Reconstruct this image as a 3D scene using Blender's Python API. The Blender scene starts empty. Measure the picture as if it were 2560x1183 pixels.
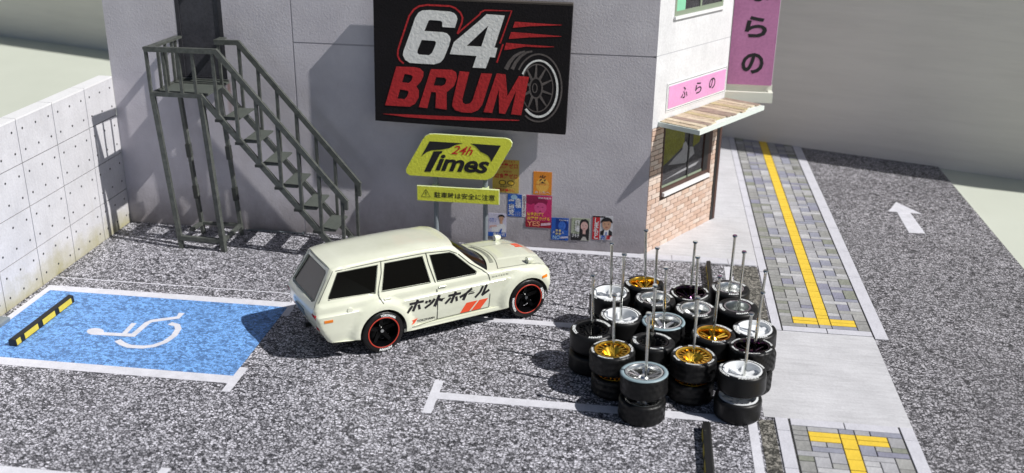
import bpy, bmesh, math, random
from mathutils import Vector, Matrix
from mathutils.geometry import delaunay_2d_cdt
R = math.radians
random.seed(7)
SC = bpy.context.scene
COL = SC.collection
# ---------------------------------------------------------------- camera, sky, sun, exposure (1 unit = 1 cm of the model)
cam = bpy.data.cameras.new('camera'); camo = bpy.data.objects.new('camera', cam); COL.objects.link(camo)
camo.location = (17.0419, -30.4904, 12.5191)
camo.rotation_euler = (1.193140, -0.0139247, 0.1333303)
cam.sensor_width = 36.0; cam.lens = 35.763
cam.clip_start = 0.5; cam.clip_end = 2000
cam.dof.use_dof = True; cam.dof.focus_distance = 27.5; cam.dof.aperture_fstop = 0.26
SC.camera = camo
SUN = Vector((-0.93, 0.205, -1.0)).normalized()      # direction the light travels
w = bpy.data.worlds.new('World'); SC.world = w; w.use_nodes = True
nt = w.node_tree; bg = nt.nodes['Background']; sky = nt.nodes.new('ShaderNodeTexSky')
sky.sky_type = 'NISHITA'; sky.sun_disc = False
sky.sun_elevation = math.asin(-SUN.z); sky.sun_rotation = math.atan2(-SUN.x, -SUN.y)
sky.air_density = 1.0; sky.dust_density = 1.2; sky.ozone_density = 1.0
nt.links.new(sky.outputs[0], bg.inputs[0]); bg.inputs[1].default_value = 0.040
sl = bpy.data.lights.new('sun', 'SUN'); so = bpy.data.objects.new('sun', sl); COL.objects.link(so)
sl.energy = 4.8; sl.angle = R(0.55); sl.color = (1.0, 0.975, 0.94)
so.rotation_euler = SUN.to_track_quat('-Z', 'Y').to_euler(); so.location = (60, -20, 60)
SC.view_settings.view_transform = 'Standard'; SC.view_settings.look = 'None'
SC.view_settings.exposure = 0.0; SC.view_settings.gamma = 1.0
SC.cycles.max_bounces = 8; SC.cycles.use_denoising = True

# ---------------------------------------------------------------- materials
def mat(name, col, rough=0.6, metal=0.0, coat=0.0, spec=0.5, alpha=1.0):
    m = bpy.data.materials.new(name); m.use_nodes = True
    b = m.node_tree.nodes['Principled BSDF']
    b.inputs['Base Color'].default_value = (*col, 1); b.inputs['Roughness'].default_value = rough
    b.inputs['Metallic'].default_value = metal; b.inputs['Coat Weight'].default_value = coat
    b.inputs['Coat Roughness'].default_value = 0.06
    b.inputs['Specular IOR Level'].default_value = spec; b.inputs['Alpha'].default_value = alpha
    return m
class N:
    """tiny node helper around a Principled material"""
    def __init__(s, m):
        s.m = m; s.t = m.node_tree; s.b = s.t.nodes['Principled BSDF']
        s.co = s.t.nodes.new('ShaderNodeTexCoord').outputs['Object']
    def n(s, kind, **kw):
        x = s.t.nodes.new(kind)
        for k, v in kw.items(): setattr(x, k, v)
        return x
    def l(s, a, b): s.t.links.new(a, b)
    def mp(s, scale=(1, 1, 1), src=None, rot=(0, 0, 0)):
        x = s.n('ShaderNodeMapping'); x.inputs['Scale'].default_value = scale; x.inputs['Rotation'].default_value = rot
        s.l(src or s.co, x.inputs['Vector']); return x.outputs[0]
    def noise(s, scale, detail=3, rough=0.6, src=None, dist=0.0):
        x = s.n('ShaderNodeTexNoise'); x.inputs['Scale'].default_value = scale; x.inputs['Detail'].default_value = detail
        x.inputs['Roughness'].default_value = rough; x.inputs['Distortion'].default_value = dist
        s.l(src or s.co, x.inputs['Vector']); return x
    def ramp(s, src, stops):
        x = s.n('ShaderNodeValToRGB'); e = x.color_ramp.elements
        while len(e) < len(stops): e.new(0.5)
        for q, (p, c) in zip(e, stops):
            q.position = p; q.color = (c, c, c, 1) if isinstance(c, (int, float)) else (*c, 1)
        s.l(src, x.inputs[0]); return x.outputs[0]
    def mix(s, fac, a, b, mode='MIX'):
        x = s.n('ShaderNodeMix', data_type='RGBA', blend_type=mode)
        for v, i in ((fac, 0), (a, 6), (b, 7)):
            if isinstance(v, (int, float)): x.inputs[i].default_value = v
            elif isinstance(v, tuple): x.inputs[i].default_value = (*v, 1)
            else: s.l(v, x.inputs[i])
        return x.outputs[2]
    def math(s, op, a, b=0.0):
        x = s.n('ShaderNodeMath', operation=op)
        for v, i in ((a, 0), (b, 1)):
            if isinstance(v, (int, float)): x.inputs[i].default_value = v
            else: s.l(v, x.inputs[i])
        return x.outputs[0]
    def sep(s, src=None):
        x = s.n('ShaderNodeSeparateXYZ'); s.l(src or s.co, x.inputs[0]); return x.outputs
    def color(s, c): s.l(c, s.b.inputs['Base Color'])
    def bump(s, h, strength=0.3, dist=0.01):
        x = s.n('ShaderNodeBump'); x.inputs['Strength'].default_value = strength; x.inputs['Distance'].default_value = dist
        s.l(h, x.inputs['Height']); s.l(x.outputs[0], s.b.inputs['Normal']); return x
def paper(name, col, rough=0.7, var=0.12, bump=0.35, scale=9.0, stain=None, sb=0.25):
    """printed matt card: base colour, faint mottling, paper tooth"""
    m = mat(name, col, rough, spec=0.25); k = N(m)
    a = k.noise(scale * 0.22, 4); b = k.noise(scale * 2.2, 3)
    f = k.ramp(a.outputs[0], [(0.3, 1 - var), (0.7, 1.0)])
    c = k.mix(1.0, tuple(col), f, 'MULTIPLY')
    f2 = k.ramp(b.outputs[0], [(0.35, 1 - var * 0.7), (0.6, 1.0)])
    c = k.mix(1.0, c, f2, 'MULTIPLY')
    if stain:
        s_ = k.noise(0.5, 5, 0.7); fs = k.ramp(s_.outputs[0], [(0.5, 0.0), (0.75, sb)])
        c = k.mix(fs, c, stain)
    k.color(c); k.bump(b.outputs[0], bump, 0.02); return m

def asphalt(name, light, dark, scale, blue=None, thr=(0.02, 0.16), amt=1.0, sheen=0.5):
    m = mat(name, light, 0.55, spec=sheen); k = N(m)
    d = k.noise(scale * 0.75, 2, 0.6)
    dv = k.n('ShaderNodeVectorMath', operation='SCALE'); k.l(d.outputs[1], dv.inputs[0]); dv.inputs['Scale'].default_value = 1.5 / scale
    ad = k.n('ShaderNodeVectorMath', operation='ADD'); k.l(k.co, ad.inputs[0]); k.l(dv.outputs[0], ad.inputs[1])
    mpn = k.n('ShaderNodeMapping'); mpn.inputs['Scale'].default_value = (0.66, 1.0, 1.0); k.l(ad.outputs[0], mpn.inputs[0])
    v = k.n('ShaderNodeTexVoronoi', feature='DISTANCE_TO_EDGE'); v.inputs['Scale'].default_value = scale; k.l(mpn.outputs[0], v.inputs['Vector'])
    cell = k.n('ShaderNodeTexVoronoi', feature='F1'); cell.inputs['Scale'].default_value = scale; k.l(mpn.outputs[0], cell.inputs['Vector'])
    pat = k.noise(scale * 0.5, 3, 0.7); big = k.noise(0.33, 3, 0.6); fine = k.noise(scale * 3.2, 2, 0.6)
    e = k.ramp(v.outputs[0], [(thr[0], 0.0), (thr[1], 1.0)])
    w1 = k.noise(scale * 0.85, 1, 0.5, src=mpn.outputs[0], dist=0.8)
    worm = k.ramp(k.math('ABSOLUTE', k.math('SUBTRACT', w1.outputs[0], 0.5)), [(0.004, 0.0), (0.05, 1.0)])      # wandering dark cracks
    cs = k.sep(cell.outputs['Color'])[0]
    tone = k.math('ADD', k.math('MULTIPLY', cs, 0.5), k.math('MULTIPLY', fine.outputs[0], 0.6))
    t = k.ramp(tone, [(0.29, 0.04), (0.58, 1.0)])
    f = k.math('MULTIPLY', k.math('MULTIPLY', e, worm), t)
    f = k.math('MULTIPLY', f, k.ramp(big.outputs[0], [(0.3, 0.8), (0.6, 1.0)]))
    if amt < 1: f = k.math('ADD', k.math('MULTIPLY', f, amt), 1 - amt)
    k.color(k.mix(f, dark, light)); k.bump(fine.outputs[0], 0.25, 0.015); return m

def concrete(name, col, streak=0.0, moss=None):
    m = mat(name, col, 0.7); k = N(m)
    a = k.noise(0.9, 5, 0.65); b = k.noise(14, 3, 0.6); st = k.noise(3, 4, 0.6, src=k.mp((0.35, 2.6, 0.35)))
    c = k.mix(1.0, tuple(col), k.ramp(a.outputs[0], [(0.3, 0.84), (0.68, 1.0)]), 'MULTIPLY')
    c = k.mix(1.0, c, k.ramp(b.outputs[0], [(0.3, 0.9), (0.6, 1.0)]), 'MULTIPLY')
    if streak: c = k.mix(1.0, c, k.ramp(st.outputs[0], [(0.3, 1 - streak), (0.6, 1.0)]), 'MULTIPLY')
    if moss:
        z = k.sep()[2]; y = k.sep()[1]
        mm = k.noise(0.75, 5, 0.7)
        h = k.math('SUBTRACT', 1.75, z)                                            # moss climbs from the foot
        g = k.math('ADD', k.math('MULTIPLY', h, 0.5), k.math('SUBTRACT', mm.outputs[0], 0.72))
        c = k.mix(k.ramp(g, [(0.25, 0.0), (0.75, 0.85)]), c, moss)
        g2 = k.noise(1.0, 4, 0.7, src=k.mp((1, 1.5, 0.35)))
        c = k.mix(k.ramp(g2.outputs[0], [(0.62, 0.0), (0.82, 0.22)]), c, (0.36, 0.32, 0.22))
    k.color(c); k.bump(b.outputs[0], 0.3, 0.02); return m

MT = {}
MT['asphalt'] = asphalt('printed_asphalt', (0.86, 0.85, 0.93), (0.006, 0.006, 0.009), 17.5, thr=(0.04, 0.18))
MT['road'] = asphalt('printed_road_asphalt', (0.66, 0.645, 0.69), (0.012, 0.011, 0.014), 18.0, thr=(0.03, 0.19))
MT['blue'] = asphalt('blue_bay_paint', (0.23, 0.50, 1.0), (0.01, 0.025, 0.09), 15.0, thr=(0.003, 0.05), amt=0.78)
MT['edge_grime'] = asphalt('grimy_asphalt_edge', (0.38, 0.36, 0.32), (0.02, 0.02, 0.016), 14.0)
MT['line'] = paper('white_line_paint', (0.74, 0.74, 0.80), 0.6, 0.16, 0.3, 14)
MT['pave'] = concrete('pale_pavement', (0.66, 0.66, 0.69), 0.14)
MT['kerb'] = paper('kerb_stone', (0.66, 0.66, 0.72), 0.6, 0.14, 0.3, 10)
MT['grout'] = paper('dark_joint', (0.06, 0.06, 0.058), 0.8, 0.4, 0.3, 10)
MT['yellow_tile'] = paper('yellow_tactile_tile', (0.90, 0.63, 0.07), 0.6, 0.12, 0.3, 8)
TILES = []
for i, c_ in enumerate([(0.48, 0.48, 0.51), (0.43, 0.43, 0.45), (0.52, 0.52, 0.55), (0.36, 0.37, 0.45), (0.50, 0.50, 0.51), (0.62, 0.62, 0.64), (0.33, 0.33, 0.42), (0.45, 0.45, 0.44)]):
    TILES.append(paper('paving_tile_%d' % i, c_, 0.62, 0.22, 0.35, 8, stain=(0.14, 0.15, 0.07), sb=0.35))
GRIMY = [paper('grimy_tile_%d' % i, c_, 0.7, 0.3, 0.35, 6, stain=(0.06, 0.07, 0.03), sb=0.75) for i, c_ in enumerate([(0.40, 0.40, 0.39), (0.34, 0.355, 0.30), (0.42, 0.42, 0.415)])]
MT['seam_pale'] = mat('pale_seam', (0.5, 0.5, 0.53), 0.9)
MT['seam'] = mat('soft_seam', (0.36, 0.345, 0.38), 0.9)
MT['lwall'] = concrete('formed_concrete', (0.69, 0.685, 0.715), 0.06, moss=(0.34, 0.31, 0.13))
MT['joint'] = mat('recessed_joint', (0.10, 0.10, 0.105), 0.9)
MT['hole'] = mat('tie_hole', (0.035, 0.035, 0.04), 0.9)
MT['white_card'] = paper('white_card', (0.82, 0.82, 0.83), 0.6, 0.05, 0.3, 9)
def render_wall():
    m = mat('grey_render', (0.4, 0.39, 0.42), 0.8, spec=0.25); k = N(m)
    a = k.noise(0.45, 6, 0.65); b = k.noise(7.5, 4, 0.7); z = k.sep()[2]; x = k.sep()[0]
    c = k.mix(k.ramp(a.outputs[0], [(0.32, 0.0), (0.68, 1.0)]), (0.50, 0.475, 0.52), (0.63, 0.605, 0.65))
    st = k.noise(0.9, 6, 0.75, src=k.mp((1, 1, 0.6)))
    d = k.math('ADD', k.math('MULTIPLY', k.math('SUBTRACT', 1.9, z), 0.42), k.math('SUBTRACT', st.outputs[0], 0.55))   # printed dirt along the foot
    c = k.mix(k.ramp(d, [(0.12, 0.0), (0.8, 0.72)]), c, (0.17, 0.15, 0.145))
    s2 = k.noise(2.2, 5, 0.7); c = k.mix(k.ramp(s2.outputs[0], [(0.62, 0.0), (0.8, 0.3)]), c, (0.30, 0.24, 0.20))
    rx = k.ramp(k.math('ABSOLUTE', k.math('SUBTRACT', x, 3.93)), [(0.02, 1.0), (0.11, 0.0)]); rz_ = k.ramp(k.math('MULTIPLY', z, 0.1), [(0.34, 0.0), (0.46, 1.0), (0.495, 1.0), (0.51, 0.0)])
    c = k.mix(k.math('MULTIPLY', k.math('MULTIPLY', rx, rz_), k.math('MULTIPLY', s2.outputs[0], 1.1)), c, (0.26, 0.09, 0.04))      # rust run below the landing
    fb = k.noise(15, 3, 0.65); k.color(c); k.bump(fb.outputs[0], 0.36, 0.03); return m
MT['wall'] = render_wall()
MT['door'] = paper('dark_steel_door', (0.075, 0.075, 0.09), 0.55, 0.3, 0.3, 6)
MT['door_frame'] = paper('door_frame', (0.05, 0.05, 0.06), 0.5, 0.3, 0.2, 6)
MT['plaster'] = concrete('white_plaster', (0.80, 0.80, 0.82), 0.05)
MT['mortar'] = mat('mortar', (0.10, 0.065, 0.05), 0.9)
BR = [paper('brick_%d' % i, c_, 0.75, 0.2, 0.4, 12) for i, c_ in enumerate([(0.72, 0.54, 0.44), (0.76, 0.60, 0.51), (0.66, 0.47, 0.37), (0.78, 0.65, 0.56), (0.71, 0.52, 0.41)])]
MT['brown_frame'] = paper('brown_frame', (0.10, 0.055, 0.045), 0.5, 0.25, 0.2, 8)
MT['black_frame'] = mat('black_frame', (0.012, 0.011, 0.012), 0.45)
MT['green_frame'] = mat('green_window_frame', (0.25, 0.30, 0.22), 0.5)
MT['mint'] = mat('mint_shutter', (0.25, 0.62, 0.40), 0.5)
MT['olive'] = paper('olive_blind', (0.33, 0.33, 0.035), 0.6, 0.35, 0.1, 6)
MT['room'] = paper('room_grey', (0.13, 0.125, 0.14), 0.6, 0.5, 0.1, 4)
MT['room_light'] = paper('room_pale', (0.55, 0.55, 0.58), 0.6, 0.2, 0.1, 6)
MT['glass'] = mat('clear_pane', (0.02, 0.02, 0.02), 0.04, alpha=0.12)
MT['pink'] = paper('pink_panel', (0.80, 0.38, 0.66), 0.5, 0.12, 0.2, 5)
MT['pink_deep'] = paper('deep_pink_panel', (0.60, 0.25, 0.47), 0.6, 0.15, 0.2, 5)
MT['ink'] = mat('black_ink', (0.012, 0.011, 0.014), 0.5)
MT['cream'] = mat('cream_plastic', (0.78, 0.80, 0.70), 0.45)
MT['awning_frame'] = mat('pale_awning_edge', (0.70, 0.76, 0.72), 0.5)
def plank(i, a, b):
    m = mat('weathered_plank_%d' % i, a, 0.75); k = N(m)
    n = k.noise(9, 5, 0.7, src=k.mp((1, 1, 1), rot=(0, 0, 0)), dist=1.5); g = k.noise(5, 5, 0.7, src=k.mp((0.5, 5.5, 1), rot=(0, 0, R(32.6))))
    c = k.mix(k.ramp(g.outputs[0], [(0.38, 0.0), (0.56, 1.0)]), b, a)
    c = k.mix(1.0, c, k.ramp(n.outputs[0], [(0.3, 0.7), (0.6, 1.0)]), 'MULTIPLY'); k.color(c); k.bump(g.outputs[0], 0.4, 0.02); return m
PL = [plank(0, (0.66, 0.56, 0.40), (0.26, 0.18, 0.12)), plank(1, (0.42, 0.33, 0.26), (0.16, 0.11, 0.09)), plank(2, (0.74, 0.66, 0.50), (0.42, 0.32, 0.2)), plank(3, (0.60, 0.52, 0.30), (0.3, 0.24, 0.12))]
MT['sign_black'] = paper('sign_black', (0.008, 0.006, 0.008), 0.75, 0.3, 0.7, 7)
MT['sign_edge'] = mat('sign_edge', (0.055, 0.045, 0.038), 0.8)
MT['sign_white'] = paper('sign_white', (0.80, 0.80, 0.78), 0.6, 0.08, 0.9, 5)
MT['sign_red'] = paper('sign_red', (0.50, 0.028, 0.032), 0.6, 0.15, 0.9, 5)
MT['sign_grey'] = paper('sign_grey', (0.15, 0.13, 0.125), 0.7, 0.3, 0.6, 8)
MT['lime'] = paper('lime_panel', (0.80, 0.83, 0.08), 0.5, 0.05, 0.7, 7)
MT['lime_edge'] = mat('pale_lime_edge', (0.72, 0.80, 0.45), 0.5)
MT['red_ink'] = mat('red_ink', (0.62, 0.03, 0.02), 0.5)
MT['post'] = mat('blue_grey_post', (0.20, 0.23, 0.25), 0.45)
def stair_paint():
    m = mat('green_grey_paint', (0.10, 0.125, 0.10), 0.5, spec=0.35); k = N(m); a = k.noise(6, 4, 0.7); b = k.noise(30, 2)
    k.color(k.mix(k.ramp(a.outputs[0], [(0.35, 0.0), (0.65, 1.0)]), (0.055, 0.060, 0.055), (0.102, 0.110, 0.100))); k.bump(b.outputs[0], 0.25, 0.01); return m
MT['stair'] = stair_paint()
MT['stair_tread'] = paper('stair_tread_paint', (0.105, 0.118, 0.106), 0.6, 0.2, 0.3, 9)
MT['clip'] = mat('dark_clip', (0.022, 0.025, 0.022), 0.6)
def car_paint():
    m = mat('ivory_enamel', (0.80, 0.82, 0.68), 0.25, coat=1.0); k = N(m); a = k.noise(1.6, 3); b = k.noise(40, 1)
    k.color(k.mix(k.ramp(a.outputs[0], [(0.3, 0.0), (0.7, 1.0)]), (0.70, 0.72, 0.58), (0.75, 0.77, 0.635))); k.bump(a.outputs[0], 0.06, 0.05)
    return m
MT['car'] = car_paint()
MT['gap'] = mat('panel_gap', (0.05, 0.055, 0.045), 0.6)
MT['car_glass'] = mat('dark_car_glass', (0.003, 0.003, 0.003), 0.1, spec=0.12)
MT['rear_glass'] = mat('smoky_rear_glass', (0.055, 0.048, 0.045), 0.22)
MT['black_plastic'] = mat('black_plastic', (0.008, 0.008, 0.009), 0.38)
MT['orange'] = mat('orange_decal', (0.88, 0.085, 0.02), 0.35, coat=0.3)
MT['amber'] = mat('amber_marker', (0.80, 0.22, 0.01), 0.3)
MT['tail_red'] = mat('red_tail_lamp', (0.35, 0.01, 0.02), 0.25)
MT['plate'] = mat('blue_black_plate', (0.01, 0.05, 0.09), 0.4)
MT['lens'] = mat('headlamp_lens', (0.6, 0.62, 0.62), 0.1, 0.6)
def rubber():
    m = mat('tyre_rubber', (0.0075, 0.0075, 0.008), 0.42, spec=0.35); k = N(m); a = k.noise(5, 4); k.l(k.ramp(a.outputs[0], [(0.3, 0.32), (0.7, 0.5)]), k.b.inputs['Roughness']); return m
MT['rubber'] = rubber()
MT['white_ink'] = mat('white_tyre_letters', (0.80, 0.82, 0.82), 0.5)
MT['ring_red'] = mat('red_ring', (0.50, 0.045, 0.025), 0.4)
MT['chrome'] = mat('chrome', (0.88, 0.89, 0.88), 0.27, 1.0)
MT['steel'] = mat('bright_steel_pin', (0.66, 0.67, 0.64), 0.16, 1.0)
MT['gold'] = mat('gold_chrome', (1.0, 0.60, 0.07), 0.2, 1.0)
MT['rim_white'] = mat('white_rim_plastic', (0.80, 0.82, 0.84), 0.35)
MT['rim_black'] = mat('black_rim_plastic', (0.003, 0.003, 0.0035), 0.22, spec=0.12)
MT['rim_grey'] = mat('grey_rim_metal', (0.55, 0.57, 0.56), 0.28, 1.0)
MT['blue_ring'] = mat('grey_blue_ring', (0.27, 0.36, 0.40), 0.45)
def slick():
    m = mat('oil_slick_chrome', (0.16, 0.05, 0.12), 0.14, 1.0); k = N(m); a = k.noise(9, 1)
    x = k.n('ShaderNodeValToRGB'); e = x.color_ramp.elements
    for i in range(2): e.new(0.5)
    for q, (p, c_) in zip(e, [(0.38, (0.02, 0.015, 0.03)), (0.48, (0.10, 0.03, 0.08)), (0.56, (0.02, 0.02, 0.03)), (0.66, (0.12, 0.10, 0.05))]): q.position = p; q.color = (*c_, 1)
    k.l(a.outputs[0], x.inputs[0]); k.color(x.outputs[0]); return m
MT['slick'] = slick()
MT['stop_black'] = mat('black_stopper', (0.012, 0.012, 0.012), 0.5)
MT['stop_yellow'] = paper('yellow_stripe', (0.72, 0.58, 0.08), 0.5, 0.15, 0.2, 9)
def table_mat():
    m = mat('pale_green_table', (0.66, 0.72, 0.60), 0.6); k = N(m); a = k.noise(0.15, 3)
    k.color(k.mix(k.ramp(a.outputs[0], [(0.3, 0.0), (0.7, 1.0)]), (0.56, 0.59, 0.51), (0.61, 0.64, 0.56))); return m
MT['table'] = table_mat()
def back_mat():
    m = mat('grey_painted_board', (0.6, 0.6, 0.58), 0.65); k = N(m)
    a = k.noise(1.2, 5, 0.65, src=k.mp((0.25, 0.25, 2.6))); b = k.noise(0.12, 2)
    c = k.mix(k.ramp(b.outputs[0], [(0.3, 0.0), (0.7, 1.0)]), (0.78, 0.75, 0.70), (0.86, 0.825, 0.77))
    c = k.mix(1.0, c, k.ramp(a.outputs[0], [(0.3, 0.93), (0.6, 1.0)]), 'MULTIPLY'); k.color(c); k.bump(a.outputs[0], 0.3, 0.08); return m
MT['backdrop'] = back_mat()

# ---------------------------------------------------------------- helpers
def tag(o, label=None, cat=None, group=None, kind=None):
    if label: o['label'] = label
    if cat: o['category'] = cat
    if group: o['group'] = group
    if kind: o['kind'] = kind
    return o
def empty(name, loc=(0, 0, 0), rz=0, label=None, cat=None, group=None):
    o = bpy.data.objects.new(name, None); COL.objects.link(o); o.location = loc; o.rotation_euler = (0, 0, rz); o.empty_display_size = 0.2
    return tag(o, label, cat, group)
class MB:
    """collects vertices and faces, then links ONE mesh object"""
    def __init__(s): s.v = []; s.f = []; s.mi = []; s.cur = 0; s.xf = None
    def add(s, vs, fs):
        n = len(s.v)
        s.v += [tuple(s.xf @ Vector(p)) if s.xf else tuple(p) for p in vs]
        s.f += [tuple(n + i for i in f) for f in fs]; s.mi += [s.cur] * len(fs); return s
    def box(s, a, b, bev=0.0):
        x0, y0, z0 = a; x1, y1, z1 = b
        if not bev:
            return s.add([(x0, y0, z0), (x1, y0, z0), (x1, y1, z0), (x0, y1, z0), (x0, y0, z1), (x1, y0, z1), (x1, y1, z1), (x0, y1, z1)],
                     [(0, 3, 2, 1), (4, 5, 6, 7), (0, 1, 5, 4), (1, 2, 6, 5), (2, 3, 7, 6), (3, 0, 4, 7)])
        e = bev   # top edges chamfered
        return s.add([(x0, y0, z0), (x1, y0, z0), (x1, y1, z0), (x0, y1, z0), (x0, y0, z1 - e), (x1, y0, z1 - e), (x1, y1, z1 - e), (x0, y1, z1 - e),
                      (x0 + e, y0 + e, z1), (x1 - e, y0 + e, z1), (x1 - e, y1 - e, z1), (x0 + e, y1 - e, z1)],
                     [(0, 3, 2, 1), (8, 9, 10, 11), (0, 1, 5, 4), (1, 2, 6, 5), (2, 3, 7, 6), (3, 0, 4, 7), (4, 5, 9, 8), (5, 6, 10, 9), (6, 7, 11, 10), (7, 4, 8, 11)])
    def bar(s, p, q, w, h=None, up=(0, 0, 1)):
        """rectangular bar from p to q: w across, h along up"""
        h = h or w; p = Vector(p); q = Vector(q); d = (q - p).normalized(); u = Vector(up); x = d.cross(u)
        if x.length < 1e-5: x = d.cross(Vector((1, 0, 0)))
        x.normalize(); u = x.cross(d).normalized(); x *= w / 2; u *= h / 2
        vs = [p - x - u, p + x - u, p + x + u, p - x + u, q - x - u, q + x - u, q + x + u, q - x + u]
        return s.add(vs, [(0, 1, 2, 3), (4, 7, 6, 5), (0, 4, 5, 1), (1, 5, 6, 2), (2, 6, 7, 3), (3, 7, 4, 0)])
    def tube(s, p, q, r, n=10, r2=None):
        p = Vector(p); q = Vector(q); d = (q - p).normalized(); x = d.orthogonal().normalized(); y = d.cross(x); r2 = r if r2 is None else r2
        vs = [p + (x * math.cos(2 * math.pi * i / n) + y * math.sin(2 * math.pi * i / n)) * r for i in range(n)]
        vs += [q + (x * math.cos(2 * math.pi * i / n) + y * math.sin(2 * math.pi * i / n)) * r2 for i in range(n)]
        return s.add(vs, [(i, (i + 1) % n, n + (i + 1) % n, n + i) for i in range(n)] + [tuple(range(n))[::-1], tuple(range(n, 2 * n))])
    def lathe(s, prof, n=48, closed=False, rfun=None):
        """profile [(r, z)] turned about z"""
        m = len(prof); vs = []
        for i in range(n):
            a = 2 * math.pi * i / n
            for j, (r, z) in enumerate(prof):
                rr = r + (rfun(i, j) if rfun else 0); vs.append((rr * math.cos(a), rr * math.sin(a), z))
        fs = []
        for i in range(n):
            k = (i + 1) % n
            for j in range(m if closed else m - 1):
                jj = (j + 1) % m; fs.append((i * m + j, k * m + j, k * m + jj, i * m + jj))
        return s.add(vs, fs)
    def prism(s, poly, t, fn):
        """polygon in (u, v) given thickness: fn(u, v, d) -> point, d = 0 front, t back"""
        n = len(poly); vs = [fn(u, v, 0) for u, v in poly] + [fn(u, v, t) for u, v in poly]
        return s.add(vs, [tuple(range(n)), tuple(range(n, 2 * n))[::-1]] + [(i, n + i, n + (i + 1) % n, (i + 1) % n) for i in range(n)])
    def build(s, name, m, parent=None, smooth=False, fix=True):
        me = bpy.data.meshes.new(name); me.from_pydata(s.v, [], s.f)
        ms = m if isinstance(m, (list, tuple)) else [m]
        for x in ms: me.materials.append(x)
        if len(ms) > 1: me.polygons.foreach_set('material_index', s.mi)
        if fix:
            bm = bmesh.new(); bm.from_mesh(me); bmesh.ops.recalc_face_normals(bm, faces=bm.faces); bm.to_mesh(me); bm.free()
        if smooth:
            me.polygons.foreach_set('use_smooth', [True] * len(me.polygons))
            if smooth is not True: me.set_sharp_from_angle(angle=R(smooth))
        return link(name, me, parent)
def link(name, me, parent=None):
    o = bpy.data.objects.new(name, me); COL.objects.link(o)
    if parent: o.parent = parent
    return o
def copy_tree(o, parent=None):
    c = o.copy(); COL.objects.link(c); c.parent = parent
    for ch in list(o.children): copy_tree(ch, c)
    return c
def area2(p): return sum(p[i][0] * p[(i + 1) % len(p)][1] - p[(i + 1) % len(p)][0] * p[i][1] for i in range(len(p))) / 2
def inside(p, poly):
    x, y = p; r = False; n = len(poly)
    for i in range(n):
        (x0, y0), (x1, y1) = poly[i], poly[(i + 1) % n]
        if (y0 > y) != (y1 > y) and x < (x1 - x0) * (y - y0) / (y1 - y0) + x0: r = not r
    return r
def cdt(outer, holes=(), extra=()):
    """2D constrained triangulation with optional interior points"""
    v = [Vector(p) for p in outer]; n = len(outer)
    edges = [(i, (i + 1) % n) for i in range(n)]
    for h in holes:
        b = len(v); v += [Vector(p) for p in h]; edges += [(b + i, b + (i + 1) % len(h)) for i in range(len(h))]
    v += [Vector(p) for p in extra]
    vo, eo, fo, _, _, _ = delaunay_2d_cdt(v, edges, [], 0, 1e-5)
    out = []
    for f in fo:
        cx = sum(vo[i].x for i in f) / len(f); cy = sum(vo[i].y for i in f) / len(f)
        if inside((cx, cy), outer) and not any(inside((cx, cy), h) for h in holes): out.append(tuple(f))
    return [tuple(p) for p in vo], out
def flat(name, outer, fn, m, parent, holes=(), extra=(), t=0.0, mb=None, smooth=False):
    """thin shape: 2D outline (with holes) laid on a surface by fn(u, v, d); with t it gets a back and rims"""
    vs, fs = cdt(outer, holes, extra); q = mb or MB(); n = len(vs)
    if not t: q.add([fn(u, v, 0) for u, v in vs], fs)
    else:
        P = [fn(u, v, 0) for u, v in vs] + [fn(u, v, t) for u, v in vs]
        cnt = {}
        for f in fs:
            for i in range(len(f)):
                e = (f[i], f[(i + 1) % len(f)]); cnt[e] = 1
        rim = [(a, b) for (a, b) in cnt if (b, a) not in cnt]
        q.add(P, list(fs) + [tuple(i + n for i in f[::-1]) for f in fs] + [(b, a, a + n, b + n) for a, b in rim])
    if mb: return None
    return q.build(name, m, parent, smooth=smooth, fix=bool(t))
def stroke(pts, wd, closed=False):
    """outline polygon of a polyline of width wd (start/end width may differ)"""
    n = len(pts); L = []; Rr = []
    for i in range(n):
        a = pts[max(i - 1, 0)] if not closed else pts[(i - 1) % n]; b = pts[min(i + 1, n - 1)] if not closed else pts[(i + 1) % n]
        d = Vector((b[0] - a[0], b[1] - a[1])); d.normalize(); nn = Vector((-d.y, d.x))
        w_ = (wd if not isinstance(wd, tuple) else wd[0] + (wd[1] - wd[0]) * i / (n - 1)) / 2
        L.append((pts[i][0] + nn.x * w_, pts[i][1] + nn.y * w_)); Rr.append((pts[i][0] - nn.x * w_, pts[i][1] - nn.y * w_))
    return L, Rr
def strip(mb, pts, wd, fn, closed=False):
    L, Rr = stroke(pts, wd, closed); n = len(pts); vs = [fn(*p, 0) for p in L] + [fn(*p, 0) for p in Rr]
    mb.add(vs, [(i, i + 1, n + i + 1, n + i) for i in range(n - 1)] + ([(n - 1, 0, n, 2 * n - 1)] if closed else []))
_tc = {}
def text2d(body, size=1.0, shear=0.0, bold=0.0, align='LEFT', vert=False, space=1.0):
    """glyph outlines as a triangulated 2D mesh (verts, faces)"""
    key = (body, size, shear, bold, align, vert, space)
    if key in _tc: return _tc[key]
    cu = bpy.data.curves.new('t', 'FONT'); cu.body = '\n'.join(body) if vert else body; cu.size = size; cu.shear = shear; cu.offset = bold * size
    cu.align_x = 'CENTER' if vert else align; cu.resolution_u = 3; cu.space_character = space; cu.fill_mode = 'FRONT'
    if vert: cu.space_line = space
    o = bpy.data.objects.new('t', cu); COL.objects.link(o); bpy.context.view_layer.update()
    me = bpy.data.meshes.new_from_object(o); vs = [(v.co.x, v.co.y) for v in me.vertices]; fs = [tuple(p.vertices) for p in me.polygons]
    bpy.data.objects.remove(o); bpy.data.curves.remove(cu); bpy.data.meshes.remove(me)
    _tc[key] = (vs, fs); return _tc[key]
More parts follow.
